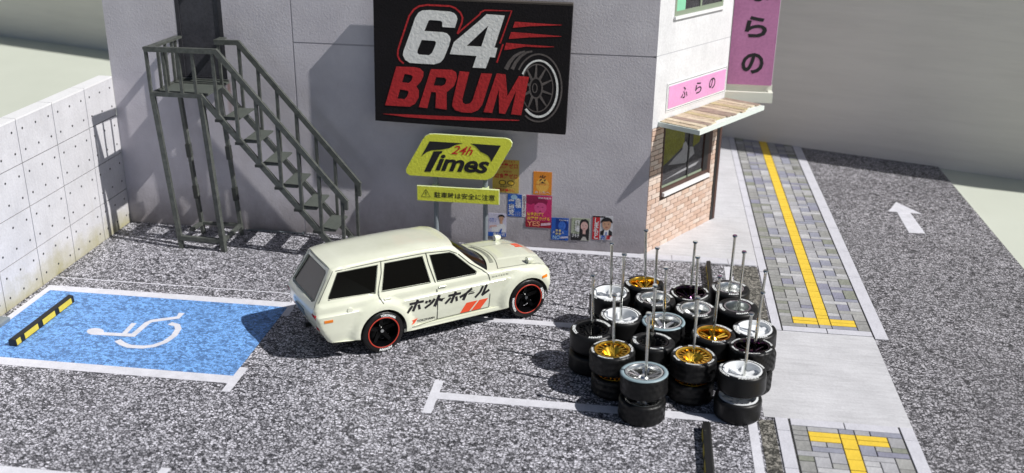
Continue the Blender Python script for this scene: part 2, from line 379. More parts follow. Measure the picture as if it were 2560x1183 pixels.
def fit_text(mb, body, box, fn, shear=0.0, bold=0.0, vert=False, space=1.0, slope=0.0):
    """text stretched into box (u0, v0, u1, v1), laid by fn"""
    vs, fs = text2d(body, 1.0, shear, bold, vert=vert, space=space)
    if not vs: return
    x0 = min(v[0] for v in vs); x1 = max(v[0] for v in vs); y0 = min(v[1] for v in vs); y1 = max(v[1] for v in vs)
    u0, v0, u1, v1 = box; P = []
    for x, y in vs:
        u = u0 + (x - x0) / (x1 - x0) * (u1 - u0); v = v0 + (y - y0) / max(y1 - y0, 1e-6) * (v1 - v0) + slope * (u - u0); P.append(fn(u, v, 0))
    mb.add(P, fs)
def arc_text(mb, body, r, h, a_mid, z, span, bold=0.03, flip=False):
    """letters bent round a circle (angle in degrees), flat at height z"""
    vs, fs = text2d(body, 1.0, 0.0, bold); x0 = min(v[0] for v in vs); x1 = max(v[0] for v in vs); y1 = max(v[1] for v in vs)
    P = []
    for x, y in vs:
        t = (x - x0) / (x1 - x0) - 0.5
        if flip: a = R(a_mid + t * span); rr = r + h - y / y1 * h
        else: a = R(a_mid - t * span); rr = r + y / y1 * h
        P.append((rr * math.cos(a), rr * math.sin(a), z))
    mb.add(P, fs)
def rrect(u0, v0, u1, v1, r, n=4):
    o = []
    for cx, cy, a0 in ((u1 - r, v1 - r, 0), (u0 + r, v1 - r, 90), (u0 + r, v0 + r, 180), (u1 - r, v0 + r, 270)):
        for i in range(n + 1): a = R(a0 + 90 * i / n); o.append((cx + r * math.cos(a), cy + r * math.sin(a)))
    return o
def circle(cx, cy, rx, ry=None, n=20):
    ry = ry or rx; return [(cx + rx * math.cos(2 * math.pi * i / n), cy + ry * math.sin(2 * math.pi * i / n)) for i in range(n)]
def rect(u0, v0, u1, v1): return [(u0, v0), (u1, v0), (u1, v1), (u0, v1)]
def plane_y(y, o=0.0):      # front plane facing -y; d goes into the wall
    return lambda u, v, d: (u, y - o + d, v)
def plane_z(z): return lambda u, v, d: (u, v, z - d)
# outlines of the big sign's lettering, in cm on the wall (x, z)
ART = {
'six': [(10.401,7.578),(10.617,7.596),(11.229,7.574),(11.361,7.533),(11.432,7.456),(11.456,7.357),(11.42,7.226),(11.378,7.101),(11.02,7.111),(10.999,7.127),(11.001,7.251),(10.96,7.293),(10.632,7.308),(10.581,7.276),(10.452,6.969),(11.018,6.955),(11.141,6.921),(11.222,6.837),(11.246,6.747),(11.189,6.532),(11.03,6.158),(10.925,6.04),(10.736,5.977),(10.277,5.982),(9.984,5.99),(9.839,6.077),(9.776,6.219),(9.793,6.333),(10.004,6.872),(10.181,7.361),(10.287,7.515)],
'six_hole': [(10.364,6.699),(10.757,6.688),(10.804,6.649),(10.786,6.567),(10.679,6.328),(10.584,6.246),(10.282,6.254),(10.225,6.289),(10.226,6.371)],
'four': [(12.334,7.535),(12.877,7.516),(12.574,6.554),(12.666,6.551),(12.594,6.263),(12.442,6.268),(12.317,5.925),(11.919,5.929),(12.033,6.285),(11.218,6.308),(11.345,6.67),(12.137,7.352)],
'four_hole': [(11.735,6.574),(12.386,7.203),(12.18,6.572)],
'outline_a': [(9.794,5.962),(9.671,6.06),(9.612,6.202),(9.627,6.367),(9.729,6.658),(9.863,7.028),(9.996,7.395),(10.145,7.599),(10.311,7.704),(10.558,7.743),(11.23,7.736),(11.393,7.682),(11.554,7.55),(11.615,7.413),(11.594,7.273),(11.459,6.927)],
'outline_b': [(11.459,6.927),(11.614,7.073),(12.137,7.531),(12.15,7.581),(12.284,7.651),(13.081,7.659),(12.742,6.687),(12.836,6.671),(12.653,6.108)],
'B': [(9.562,5.859),(10.097,5.867),(10.294,5.835),(10.404,5.729),(10.389,5.581),(10.311,5.423),(10.171,5.274),(10.243,5.152),(10.239,4.939),(10.122,4.733),(9.943,4.623),(9.172,4.637)],
'B_h1': [(9.812,5.645),(10.016,5.62),(10.069,5.569),(10.018,5.435),(9.931,5.365),(9.726,5.381)],
'B_h2': [(9.656,5.157),(9.878,5.135),(9.925,5.096),(9.883,4.954),(9.791,4.855),(9.568,4.866)],
'R': [(10.632,5.825),(11.279,5.833),(11.407,5.762),(11.432,5.589),(11.353,5.353),(11.196,5.203),(11.11,5.134),(11.105,4.588),(10.758,4.625),(10.784,5.119),(10.634,5.125),(10.501,4.606),(10.238,4.633)],
'R_h': [(10.791,5.587),(11.05,5.585),(11.114,5.523),(11.067,5.379),(10.963,5.322),(10.709,5.324)],
'U': [(11.517,5.798),(11.813,5.786),(11.597,4.927),(11.61,4.83),(11.694,4.781),(11.837,4.821),(11.909,4.909),(12.179,5.763),(12.512,5.765),(12.214,4.793),(12.084,4.622),(11.889,4.527),(11.563,4.531),(11.367,4.588),(11.283,4.716),(11.304,4.881)],
'M': [(12.649,5.783),(12.92,5.76),(12.986,5.099),(13.327,5.73),(13.632,5.717),(13.416,4.529),(13.107,4.538),(13.256,5.29),(12.924,4.546),(12.738,4.555),(12.721,5.3),(12.521,4.555),(12.255,4.566)],
'under': [(9.083,4.357),(9.815,4.373),(11.922,4.383),(13.351,4.368),(13.364,4.349),(11.922,4.284),(10.607,4.265),(9.813,4.293)],
's1': [(13.184,7.347),(13.616,7.33),(14.573,7.304),(14.573,7.294),(13.618,7.232),(13.121,7.165)],
's2': [(13.072,7.038),(13.622,7.019),(14.567,6.97),(14.567,6.96),(13.624,6.904),(13.002,6.831)],
's3': [(12.926,6.712),(13.495,6.684),(14.361,6.656),(14.362,6.646),(14.03,6.622),(13.496,6.624),(13.063,6.527),(12.868,6.493)],
'white_ring': [(13.438,5.792),(13.477,5.883),(13.523,5.965),(13.576,6.038),(13.634,6.1),(13.697,6.15),(13.764,6.188),(13.833,6.212),(13.904,6.224),(13.975,6.222),(14.045,6.206),(14.114,6.178),(14.18,6.136),(14.242,6.082),(14.299,6.018),(14.35,5.942),(14.395,5.858),(14.433,5.765),(14.462,5.667),(14.484,5.563),(14.496,5.456),(14.5,5.347),(14.494,5.239),(14.48,5.132),(14.457,5.029),(14.425,4.931),(14.385,4.84),(14.338,4.758),(14.284,4.685),(14.225,4.623),(14.16,4.573),(14.092,4.536),(14.021,4.512),(13.949,4.502),(13.877,4.507),(13.805,4.525),(13.735,4.557),(13.669,4.603),(13.607,4.66),(13.55,4.729)],
'outer_ring': [(13.32,5.913),(13.368,6.017),(13.424,6.111),(13.487,6.194),(13.557,6.265),(13.632,6.323),(13.711,6.368),(13.793,6.398),(13.878,6.413),(13.962,6.413),(14.047,6.398),(14.129,6.369),(14.208,6.325),(14.284,6.267),(14.354,6.197),(14.418,6.115),(14.474,6.022),(14.523,5.919),(14.563,5.809),(14.594,5.692),(14.615,5.57),(14.625,5.446),(14.626,5.32),(14.616,5.195),(14.595,5.073),(14.565,4.955),(14.524,4.843),(14.475,4.74),(14.417,4.646),(14.352,4.563),(14.281,4.492),(14.203,4.435),(14.122,4.392),(14.037,4.364),(13.951,4.352),(13.864,4.356),(13.778,4.375),(13.694,4.41),(13.614,4.459),(13.538,4.523)],
'rim_ring': [(14.361,5.409),(14.358,5.295),(14.344,5.183),(14.318,5.076),(14.281,4.976),(14.235,4.886),(14.179,4.808),(14.117,4.744),(14.048,4.697),(13.975,4.666),(13.899,4.653),(13.823,4.659),(13.749,4.682),(13.678,4.723),(13.611,4.781),(13.552,4.853),(13.501,4.939),(13.46,5.035),(13.429,5.14),(13.409,5.251),(13.401,5.365),(13.405,5.48),(13.421,5.591),(13.448,5.697),(13.485,5.796),(13.533,5.884),(13.588,5.96),(13.651,6.021),(13.719,6.067),(13.791,6.096),(13.865,6.108),(13.94,6.103),(14.013,6.08),(14.083,6.039),(14.148,5.983),(14.207,5.913),(14.258,5.829),(14.3,5.735),(14.331,5.631),(14.352,5.522),(14.361,5.409)],
'hub': [(14.037,5.394),(14.035,5.33),(14.024,5.268),(14.006,5.212),(13.98,5.162),(13.949,5.123),(13.914,5.095),(13.875,5.08),(13.835,5.078),(13.796,5.089),(13.759,5.114),(13.726,5.151),(13.699,5.197),(13.678,5.252),(13.664,5.313),(13.659,5.377),(13.662,5.441),(13.673,5.503),(13.691,5.559),(13.717,5.608),(13.748,5.647),(13.783,5.674),(13.822,5.689),(13.861,5.691),(13.9,5.68),(13.937,5.655),(13.969,5.619),(13.997,5.573),(14.018,5.518),(14.032,5.458),(14.037,5.394)],
'hub2': [(13.885,5.387),(13.883,5.345),(13.874,5.306),(13.859,5.275),(13.839,5.255),(13.818,5.247),(13.795,5.253),(13.775,5.271),(13.759,5.301),(13.748,5.339),(13.744,5.381),(13.746,5.423),(13.755,5.462),(13.77,5.493),(13.79,5.513),(13.811,5.52),(13.834,5.515),(13.854,5.496),(13.87,5.467),(13.881,5.429),(13.885,5.387)],
'tread1': [(12.929,5.917),(13.034,6.131),(13.183,6.322),(13.366,6.439),(13.499,6.478)],
'tread2': [(13.121,5.925),(13.22,6.138),(13.368,6.329),(13.55,6.453),(13.716,6.494)],
'sp0': [(13.835,5.691),(13.849,6.097)],
'sp1': [(13.948,5.644),(14.131,5.989)],
'sp2': [(14.023,5.499),(14.319,5.651)],
'sp3': [(14.032,5.309),(14.342,5.21)],
'sp4': [(13.971,5.148),(14.188,4.832)],
'sp5': [(13.862,5.078),(13.915,4.665)],
'sp6': [(13.748,5.125),(13.629,4.775)],
'sp7': [(13.673,5.272),(13.441,5.12)],
'sp8': [(13.665,5.462),(13.423,5.564)],
'sp9': [(13.727,5.622),(13.579,5.936)],
't_out': [(10.55,3.777),(10.724,3.792),(12.93,3.769),(13.072,3.73),(13.142,3.625),(13.126,3.507),(12.626,2.59),(12.511,2.463),(12.338,2.387),(9.909,2.404),(9.799,2.473),(9.781,2.578),(9.828,2.687),(10.33,3.58),(10.419,3.703)],
't_l': [(10.561,3.557),(11.615,3.545),(11.356,3.472),(11.181,3.365),(10.92,3.301),(10.629,3.27),(10.453,3.195),(10.281,3.043)],
't_r': [(11.86,3.549),(12.804,3.534),(12.508,2.987),(12.464,3.103),(12.406,3.183),(12.305,3.242),(12.161,3.308),(12.017,3.463)],
't_T': [(10.672,3.234),(10.972,3.265),(10.933,3.177),(10.889,3.165),(10.574,2.554),(10.369,2.557),(10.657,3.168)],
't_24': [(11.208,3.138),(11.902,3.146),(11.903,3.413)],
't_imes': [(10.678,2.62),(12.337,2.589),(11.062,2.996),(12.436,3.012),(11.034,3.143)],
't_s': [(10.132,2.066),(12.723,2.083),(12.727,1.58),(10.129,1.605)],
't_tri': [(10.397,1.975),(10.546,1.717),(10.244,1.711)],
't_jp': [(10.671,1.73),(12.633,1.742),(10.673,1.899)],
}
# ================================================================ SETTING
def struct(name, mb, m, parent=None):
    o = mb.build(name, m, parent); o['kind'] = 'structure'; return o
# backdrop line on the table: y = 11.45 - 0.35 (x - 29.3)
def by(x): return 11.45 - 0.35 * (x - 29.3)
t = MB(); t.add([(-400, -400, -0.06), (400, -400, -0.06), (400, 400, -0.06), (-400, 400, -0.06)], [(0, 1, 2, 3)]); struct('table_top', t, MT['table'])
b = MB()
bx0, bx1 = -95, 46; nrm = Vector((0.35, 1, 0)).normalized()
P_ = [Vector((bx0, by(bx0), 0)), Vector((bx1, by(bx1), 0))]; Q_ = [p + nrm * 1.2 for p in P_]; HB = 17.0
b.add([(*P_[0][:2], -0.06), (*P_[1][:2], -0.06), (*Q_[1][:2], -0.06), (*Q_[0][:2], -0.06), (*P_[0][:2], HB), (*P_[1][:2], HB), (*Q_[1][:2], HB), (*Q_[0][:2], HB)],
      [(0, 3, 2, 1), (4, 5, 6, 7), (0, 1, 5, 4), (1, 2, 6, 5), (2, 3, 7, 6), (3, 0, 4, 7)])
o = b.build('backdrop_board', MT['backdrop']); tag(o, 'tall plain grey board standing behind the model building', 'backdrop')
# printed base sheet: one thin card
def card(name, poly, z, m, t=0.055, kind='structure', parent=None):
    o = flat(name, poly, plane_z(z), m, parent, t=t)
    if kind: o['kind'] = kind
    return o
card('parking_lot', [(-0.6, 0.6), (-0.6, -30), (20.52, -30), (20.52, -9.45), (20.3, -9.45), (20.3, -4.86), (20.95, -4.86), (20.95, 0.6)], 0.0, MT['asphalt'])
# road with its far end curling up against the backdrop
road = MB(); nx, xs = 8, [23.63 + (29.27 - 23.63) * i / 8 for i in range(9)]
ys = [-30, -4.9]; rows = []
def road_far(x): return 14.3 - (x - 24.0) * 0.47
vs = []; fs = []
for x in xs:
    yf = road_far(x)
    for k_ in range(2): vs.append((x, [-30, yf][k_], 0.0))
    for a in range(1, 7):     # fillet then upright
        an = R(13 * a); rr = 0.35; vs.append((x + 0.12 * rr * math.sin(an), yf + rr * math.sin(an), rr * (1 - math.cos(an)) + (0.75 * (x - 22.5) / 6.8 - 0.3 if a == 6 else 0)))
m_ = 8
for i in range(len(xs) - 1):
    for j in range(m_ - 1): fs.append((i * m_ + j, (i + 1) * m_ + j, (i + 1) * m_ + j + 1, i * m_ + j + 1))
road.add(vs, fs); ro = road.build('road', MT['road'], fix=False); ro['kind'] = 'structure'
md = ro.modifiers.new('card', 'SOLIDIFY'); md.thickness = 0.05; md.offset = -1
# white arrow on the road
o = flat('road_arrow', [(26.10, 5.50), (26.60, 6.62), (27.25, 5.42), (26.86, 5.47), (26.90, 3.44), (26.36, 3.40), (26.40, 5.50)], plane_z(0.012), MT['line'], ro, t=0.008)
# concrete drive and forecourt
card('concrete_drive', [(20.3, -9.45), (23.63, -9.45), (23.63, -4.86), (20.3, -4.86)], 0.004, MT['pave'])
card('forecourt', [(17.3, -0.45), (20.95, -0.42), (20.95, 14.4), (17.3, 14.4)], 0.010, MT['pave'])
card('wall_foot_strip', [(13.2, -0.26), (17.3, -0.34), (17.3, -0.02), (13.2, -0.02)], 0.008, MT['kerb'])
lines = MB()
def ln(x0, y0, x1, y1): flat('', rect(x0, y0, x1, y1), plane_z(0.008), None, None, t=0.006, mb=lines)
# bay markings: each line one painted piece of the lot
PLT = bpy.data.objects['parking_lot']
def mark(name, poly, m=None, z=0.009, label=None):
    o = flat(name, poly, plane_z(z), m or MT['line'], PLT, t=0.007)
    if label: o['label'] = label
    return o
mark('bay_paint', [(0.36, -9.57), (7.49, -9.57), (7.49, -5.63), (0.36, -5.63)], MT['blue'], label='blue painted disabled parking bay')
mark('bay_line', rect(0.16, -5.63, 7.66, -5.30)); mark('bay_line', rect(0.16, -9.93, 0.36, -5.63))
mark('bay_line', rect(0.36, -9.93, 7.49, -9.57)); mark('bay_line', rect(7.49, -10.32, 7.70, -9.12)); mark('bay_line', rect(7.50, -5.3, 7.70, -4.75)); mark('bay_line', rect(7.50, -6.15, 7.70, -5.63))
mark('bay_line', rect(7.70, -5.60, 19.9, -5.33))
mark('bay_line', rect(12.43, -10.52, 12.65, -9.0)); mark('bay_line', rect(12.65, -9.86, 19.9, -9.55)); mark('bay_line', rect(19.9, -30, 20.11, -0.62))
mark('bay_line', rect(12.43, -14.9, 12.65, -13.4)); mark('bay_line', rect(12.65, -14.35, 19.9, -14.05)); mark('bay_line', rect(0.16, -14.30, 7.5, -13.95)); mark('bay_line', rect(7.5, -14.85, 7.7, -13.5))
mark('grimy_edge', [(20.16, -4.8), (20.92, -4.8), (20.92, -0.5), (20.16, -0.5)], MT['edge_grime'], 0.006)
mark('grimy_edge', [(20.16, -30), (20.5, -30), (20.5, -9.6), (20.16, -9.6)], MT['edge_grime'], 0.006)
mark('paper_crease', rect(-0.1, -4.74, 9.6, -4.70), MT['line'], 0.006)
# wheelchair symbol
sym = MB(); f0 = plane_z(0.014)
flat('', [(3.208,-7.849),(3.228,-7.949),(3.182,-8.031),(3.081,-8.075),(2.954,-8.068),(2.833,-8.013),(2.75,-7.923),(2.728,-7.823),(2.774,-7.739),(2.876,-7.695),(3.005,-7.702),(3.127,-7.758)], f0, None, None, mb=sym)
f2 = plane_z(0.0165); f3 = plane_z(0.018)
strip(sym, [(3.1, -7.985), (4.15, -7.93)], 0.17, f2); strip(sym, [(3.80, -7.95), (3.76, -7.26)], 0.14, f3)
f1 = plane_z(0.0155)
strip(sym, [(4.06, -7.99), (4.10, -7.2), (4.16, -7.06), (4.77, -6.74), (4.75, -6.46)], 0.17, f1)
strip(sym, [(3.798,-8.266),(4.005,-8.421),(4.264,-8.534),(4.632,-8.516),(4.879,-8.404),(5.058,-8.147),(5.134,-7.764),(5.077,-7.393),(4.949,-7.192),(4.706,-7.119)], 0.17, f0)
sym.build('wheelchair_symbol', MT['line'], PLT)

# ---- sidewalks: joint bed + every tile and kerb stone its own piece
def tile_mesh(w_, d_, m):
    q = MB(); q.box((0, 0, 0), (w_, d_, 0.022), 0.006); me_o = q.build('tile', m); me = me_o.data; bpy.data.objects.remove(me_o); return me
_tm = {}
def tile(x0, y0, x1, y1, m, parent, name='paving_tile', z=0.0, g=0.011):
    k = (round(x1 - x0 - 2 * g, 3), round(y1 - y0 - 2 * g, 3), m.name)
    if k not in _tm: _tm[k] = tile_mesh(k[0], k[1], m)
    o = link(name, _tm[k], parent); o.location = (x0 + g, y0 + g, z + random.uniform(-0.003, 0.003)); return o
def sidewalk(name, x0, x1, y0, y1, tees, klw, krw, cap_top=False, cap_bot=False):
    bed = card(name, [(x0 - klw, y0), (x1 + krw, y0), (x1 + krw, y1), (x0 - klw, y1)], 0.004, MT['grout'])
    nc = 7; c = (x1 - x0) / nc; cap = 0.30
    ya = y0 + (cap if cap_bot else 0); yb = y1 - (cap if cap_top else 0)
    if cap_top:
        for i in range(2): tile(x0 + i * (x1 - x0) / 2, y1 - cap, x0 + (i + 1) * (x1 - x0) / 2, y1, MT['kerb'], bed, 'kerb_stone')
    if cap_bot:
        for i in range(2): tile(x0 + i * (x1 - x0) / 2, y0, x0 + (i + 1) * (x1 - x0) / 2, y0 + cap, MT['kerb'], bed, 'kerb_stone')
    nr = int(round((yb - ya) / 0.205)); rest = MB(); rm = []; rh = (yb - ya) / nr
    jj_ = lambda j: j if tees[1] > 0 else nr - 1 - j
    yel = lambda i, j: (i == 3 and jj_(j) >= tees[0]) or (jj_(j) in (tees[0], tees[0] + 1) and 1 <= i <= 5)
    used = set(); n = 0
    for j in range(nr):
        for i in range(nc):
            if (i, j) in used: continue
            k = (i - j) % 4; y_ = yel(i, j); m = MT['yellow_tile'] if y_ else random.choice(GRIMY if (i in (0, nc - 1) and random.random() < (0.8 if name == 'sidewalk' and i == 0 else 0.55)) else TILES)
            w_, h_ = 1, 1
            ok = lambda a, b_: a < nc and b_ < nr and (a, b_) not in used and yel(a, b_) == y_
            if (k in (0,) or y_ and i != 3) and ok(i + 1, j): w_ = 2
            elif k == 1 and ok(i, j + 1) and random.random() < 0.35: h_ = 2
            elif k in (2, 3) and ok(i, j + 1): h_ = 2
            for a in range(w_):
                for b_ in range(h_): used.add((i + a, j + b_))
            n += 1
            if n <= 285: tile(x0 + i * c, ya + j * rh, x0 + (i + w_) * c, ya + (j + h_) * rh, m, bed)
            else:
                if m not in rm: rm.append(m)
                rest.cur = rm.index(m); g_ = 0.012; rest.box((x0 + i * c + g_, ya + j * rh + g_, 0.0), (x0 + (i + w_) * c - g_, ya + (j + h_) * rh - g_, 0.022))
    if rest.v: ro_ = rest.build('far_paving_tiles', rm, bed); ro_['kind'] = 'stuff'
    return bed
def kerb_row(parent, x0, x1, y0, y1, L):
    y = y0
    while y < y1 - 0.05:
        e = min(y + L, y1); tile(x0, y, x1, e, MT['kerb'], parent, 'kerb_stone', g=0.008); y = e
sw = sidewalk('sidewalk', 21.23, 23.62, -4.86, 14.4, (1, 1), 0.0, 0.0, cap_bot=True)
kl = card('left_kerb', [(20.95, -4.86), (21.23, -4.86), (21.23, 14.4), (20.95, 14.4)], 0.004, MT['grout']); kl.name = 'kerb'
kerb_row(kl, 20.95, 21.21, -4.86, 14.4, 1.0)
kr = card('kerb', [(23.62, -5.0), (24.02, -5.0), (24.02, 14.3), (23.62, 14.3)], 0.004, MT['grout']); kerb_row(kr, 23.64, 24.01, -5.0, 14.3, 2.1)
sw2 = sidewalk('sidewalk', 20.87, 23.3, -17.5, -9.45, (1, -1), 0.0, 0.0, cap_top=True)
k2 = card('kerb', [(20.52, -17.5), (20.87, -17.5), (20.87, -9.45), (20.52, -9.45)], 0.004, MT['grout']); kerb_row(k2, 20.53, 20.84, -17.5, -9.46, 1.5)
k3 = card('kerb', [(23.3, -17.5), (23.63, -17.5), (23.63, -9.45), (23.3, -9.45)], 0.004, MT['grout']); kerb_row(k3, 23.32, 23.63, -17.5, -9.46, 1.5)
# forecourt edge slabs
fc = bpy.data.objects['forecourt']
for i in range(4): tile(17.4 + i * 0.88, -0.42, 17.4 + (i + 1) * 0.88, 0.03 if i else -0.02, MT['kerb'], fc, 'paving_slab', 0.008)

# ---- left concrete wall
lw = empty('concrete_wall', (0, -6, 0), label='low pale concrete wall with tie holes and mossy foot on the left edge', cat='wall')
q = MB(); q.box((-0.42, -24, 0), (-0.03, 0.0, 4.98)); q.build('wall_core', MT['joint'], lw).location = (0, 6, 0)
ysm = [0.0, -1.75] + [-1.75 - 1.81 * i for i in range(1, 10)]; zs = [0.0, 1.2, 2.47, 3.76, 5.0]
for a, b_ in zip(ysm[:-1], ysm[1:]):
    for z0, z1 in zip(zs[:-1], zs[1:]):
        p = MB(); g = 0.014; p.box((-0.03, b_ + g, z0 + g), (0.0, a - g, z1 - g)); o = p.build('wall_panel', MT['lwall'], lw); o.location = (0, 6, 0)
hm = MB(); hm.tube((0.0, 0, 0), (0.006, 0, 0), 0.034, 8); ho = hm.build('tie_hole', MT['hole'], lw)
hl = []
for a, b_ in zip(ysm[:-1], ysm[1:]):
    if a < -12: break
    for z0, z1 in zip(zs[:-1], zs[1:]):
        for fy in (0.14, 0.5, 0.86):
            for fz in (0.27, 0.76): hl.append((a + (b_ - a) * fy, z0 + (z1 - z0) * fz))
for i, (y, z) in enumerate(hl):
    o = ho if i == 0 else ho.copy()
    if i: COL.objects.link(o); o.parent = lw
    o.location = (0.0, y + 6, z)
for a, b_ in zip(ysm[:-1], ysm[1:]):
    p = MB(); p.box((-0.44, b_ + 0.01, 4.985), (0.006, a - 0.01, 5.04)); p.build('coping', MT['white_card'], lw).location = (0, 6, 0)

# ---- building
bd = empty('building', (8.7, 0, 0), label='grey rendered model building with brick shop front and dark upper door', cat='building')
OFF = Vector((-8.7, 0, 0))
def bpart(name, mb, m, parent=bd, **kw):
    o = mb.build(name, m, parent, **kw)
    if parent is bd: o.location = OFF
    return o
HW = 10.2
FD = Vector((0.53856, 0.84259, 0)); FN = Vector((0.84259, -0.53856, 0)); FO = Vector((17.4, 0, 0))
FL = 4.45; FE = FO + FD * FL
def fac(o=0.0): return lambda u, v, d: tuple(FO + FD * u + FN * (o - d) + Vector((0, 0, v)))
core = MB(); pl = [(0.0, 0.06), (17.36, 0.06), (FE.x - 0.09, FE.y + 0.0), (FE.x - 0.09, 11.0), (0.0, 11.0)]
core.prism(pl, HW, lambda u, v, d: (u, v, d)); bpart('core', core, MT['seam'])
for a in (((6.12, 0.008, 0.0), (6.19, 0.05, HW)), ((6.20, 0.008, 6.33), (17.3, 0.05, 6.39))): q = MB(); q.box(*a); bpart('seam_filler', q, MT['seam'])
door = (2.40, 3.92, 5.10, 8.9)
def wpanel(poly, holes=()):
    o = flat('wall_panel', poly, plane_y(0), MT['wall'], bd, holes=holes, t=0.055); o.location = OFF; return o
wpanel(rect(0, 0, 6.13, HW), [rect(door[0], door[2], door[1], door[3])])
wpanel(rect(6.18, 0, 17.4, 6.335)); wpanel(rect(6.18, 6.385, 17.4, HW))
p = MB(); p.box((door[0] + 0.13, 0.035, door[2] + 0.06), (door[1] - 0.13, 0.05, door[3] - 0.12)); d_ = bpart('door', p, MT['door'])
p = MB()
for a in (((door[0], -0.005, door[2]), (door[0] + 0.12, 0.045, door[3])), ((door[1] - 0.12, -0.005, door[2]), (door[1], 0.045, door[3])), ((door[0] + 0.12, -0.005, door[3] - 0.12), (door[1] - 0.12, 0.045, door[3])), ((door[0] + 0.12, -0.005, door[2]), (door[1] - 0.12, 0.045, door[2] + 0.05))): p.box(*a)
bpart('door_frame', p, MT['door_frame'])
p = MB(); p.box((door[0] + 0.24, 0.0, 7.55), (door[0] + 0.32, 0.036, 7.85)); p.build('door_handle', MT['ink'], d_)
# facade: plaster above, bricks below
def fpart(name, outer, o, m, holes=(), t=0.03, parent=bd):
    x = flat(name, outer, fac(o), m, parent, holes=holes, t=t)
    if parent is bd: x.location = OFF
    return x
q = MB()
flat('', rect(0.02, 6.35, FL - 0.02, 6.41), lambda u, v, d: tuple(FO + FD * u + FN * (-0.004 - d) + Vector((0, 0, v))), None, None, t=0.01, mb=q); bpart('seam_filler', q, MT['seam_pale'])
UW = (0.83, 7.47, 3.75, 9.3); WN = (0.72, 1.72, 3.83, 4.1)
fpart('plaster_panel', rect(0.0, 4.15, FL, 6.365), 0.0, MT['plaster']); fpart('plaster_panel', rect(0.0, 6.395, FL, HW), 0.0, MT['plaster'], [rect(*UW)])
fpart('mortar_bed', rect(0.0, 0, 4.15, 4.145), -0.03, MT['mortar'], [rect(*WN)], t=0.05)
bw, bh = 0.46, 0.162; nb = 0; _bm = {}
def brick(u0, v0, u1, v1):
    global nb
    k = (round(u1 - u0, 2), round(v1 - v0, 3)); g = 0.012
    m = random.choice(BR); kk = (*k, m.name)
    if kk not in _bm:
        q = MB(); q.add([tuple(FD * a - FN * 0.028 * (1 - c_) + FN * (0.002) + Vector((0, 0, b_))) for c_ in (0, 1) for (a, b_) in ((g, g), (k[0] - g, g), (k[0] - g, k[1] - g), (g, k[1] - g))],
            [(0, 3, 2, 1), (4, 5, 6, 7), (0, 1, 5, 4), (1, 2, 6, 5), (2, 3, 7, 6), (3, 0, 4, 7)])
        oo = q.build('brick', m); _bm[kk] = oo.data; bpy.data.objects.remove(oo)
    o = link('brick', _bm[kk], bd); o.location = OFF + FO + FD * u0 + Vector((0, 0, v0)) + FN * random.uniform(-0.006, 0.006); nb += 1
for r_ in range(26):
    v0 = r_ * bh; v1 = min(v0 + bh, 4.14); u = -bw * (0.5 if r_ % 2 else 0) + 0.02
    if v1 - v0 < 0.05: continue
    while u < 4.14:
        u0, u1 = max(u, 0.02), min(u + bw, 4.14); u += bw
        segs = [(u0, u1)]
        if v1 > WN[1] - 0.02 and v0 < WN[3]:
            segs = [(a, b_) for a, b_ in ((u0, min(u1, WN[0] - 0.01)), (max(u0, WN[2] + 0.01), u1)) if b_ - a > 0.05]
        for a, b_ in segs:
            if b_ - a > 0.05: brick(a, v0, b_, v1)
fpart('corner_post', rect(4.16, 0.0, 4.30, 4.14), 0.012, MT['black_frame'], t=0.05); fpart('corner_post', rect(4.31, 0.0, FL, 4.14), 0.02, MT['brown_frame'], t=0.06)
# shop window
wf = empty('shop_window', OFF + FO); wf.parent = bd
def fp2(name, outer, o, m, parent=wf, holes=(), t=0.03):
    return flat(name, outer, lambda u, v, d: tuple(FD * u + FN * (o - d) + Vector((0, 0, v))), m, parent, holes=holes, t=t)
fp2('window_frame', rect(*WN), 0.015, MT['brown_frame'], holes=[rect(WN[0] + 0.06, 2.02, 3.3, 4.04)], t=0.12)
fp2('room_print', rect(WN[0] + 0.06, 2.02, 3.3, 4.04), -0.032, MT['room'], t=0.008)
fp2('blind', [(0.80, 2.75), (1.15, 2.85), (1.95, 3.15), (2.05, 3.3), (2.05, 4.0), (0.80, 4.0)], -0.026, MT['olive'], t=0.004)
fp2('blind', [(2.62, 3.0), (3.05, 3.1), (3.1, 4.0), (2.62, 4.0)], -0.026, MT['olive'], t=0.004)
fp2('counter', [(1.15, 2.72), (1.6, 2.92), (1.95, 3.05), (2.0, 3.25), (2.15, 3.3), (2.3, 3.1), (2.65, 3.0), (2.75, 2.75), (2.2, 2.55)], -0.025, MT['room_light'], t=0.004)
fp2('counter', [(0.9, 2.25), (2.9, 2.32), (3.1, 2.42), (2.0, 2.36)], -0.025, MT['room_light'], t=0.004)
fp2('mullion', rect(2.31, 2.02, 2.39, 4.04), 0.0, MT['black_frame'], t=0.03)
fp2('pane', rect(WN[0] + 0.07, 2.03, 2.31, 4.03), -0.012, MT['glass'], t=0.006); fp2('pane', rect(2.40, 2.03, 3.29, 4.03), -0.014, MT['glass'], t=0.01)
fp2('sash', rect(0.79, 2.03, 3.28, 2.10), -0.004, MT['green_frame'], t=0.02)
fp2('side_panel', rect(3.31, 2.02, 3.60, 4.04), 0.03, MT['black_frame'], t=0.04)
fp2('window_sill', rect(0.80, 1.76, 3.66, 1.88), 0.12, MT['white_card'], t=0.10)
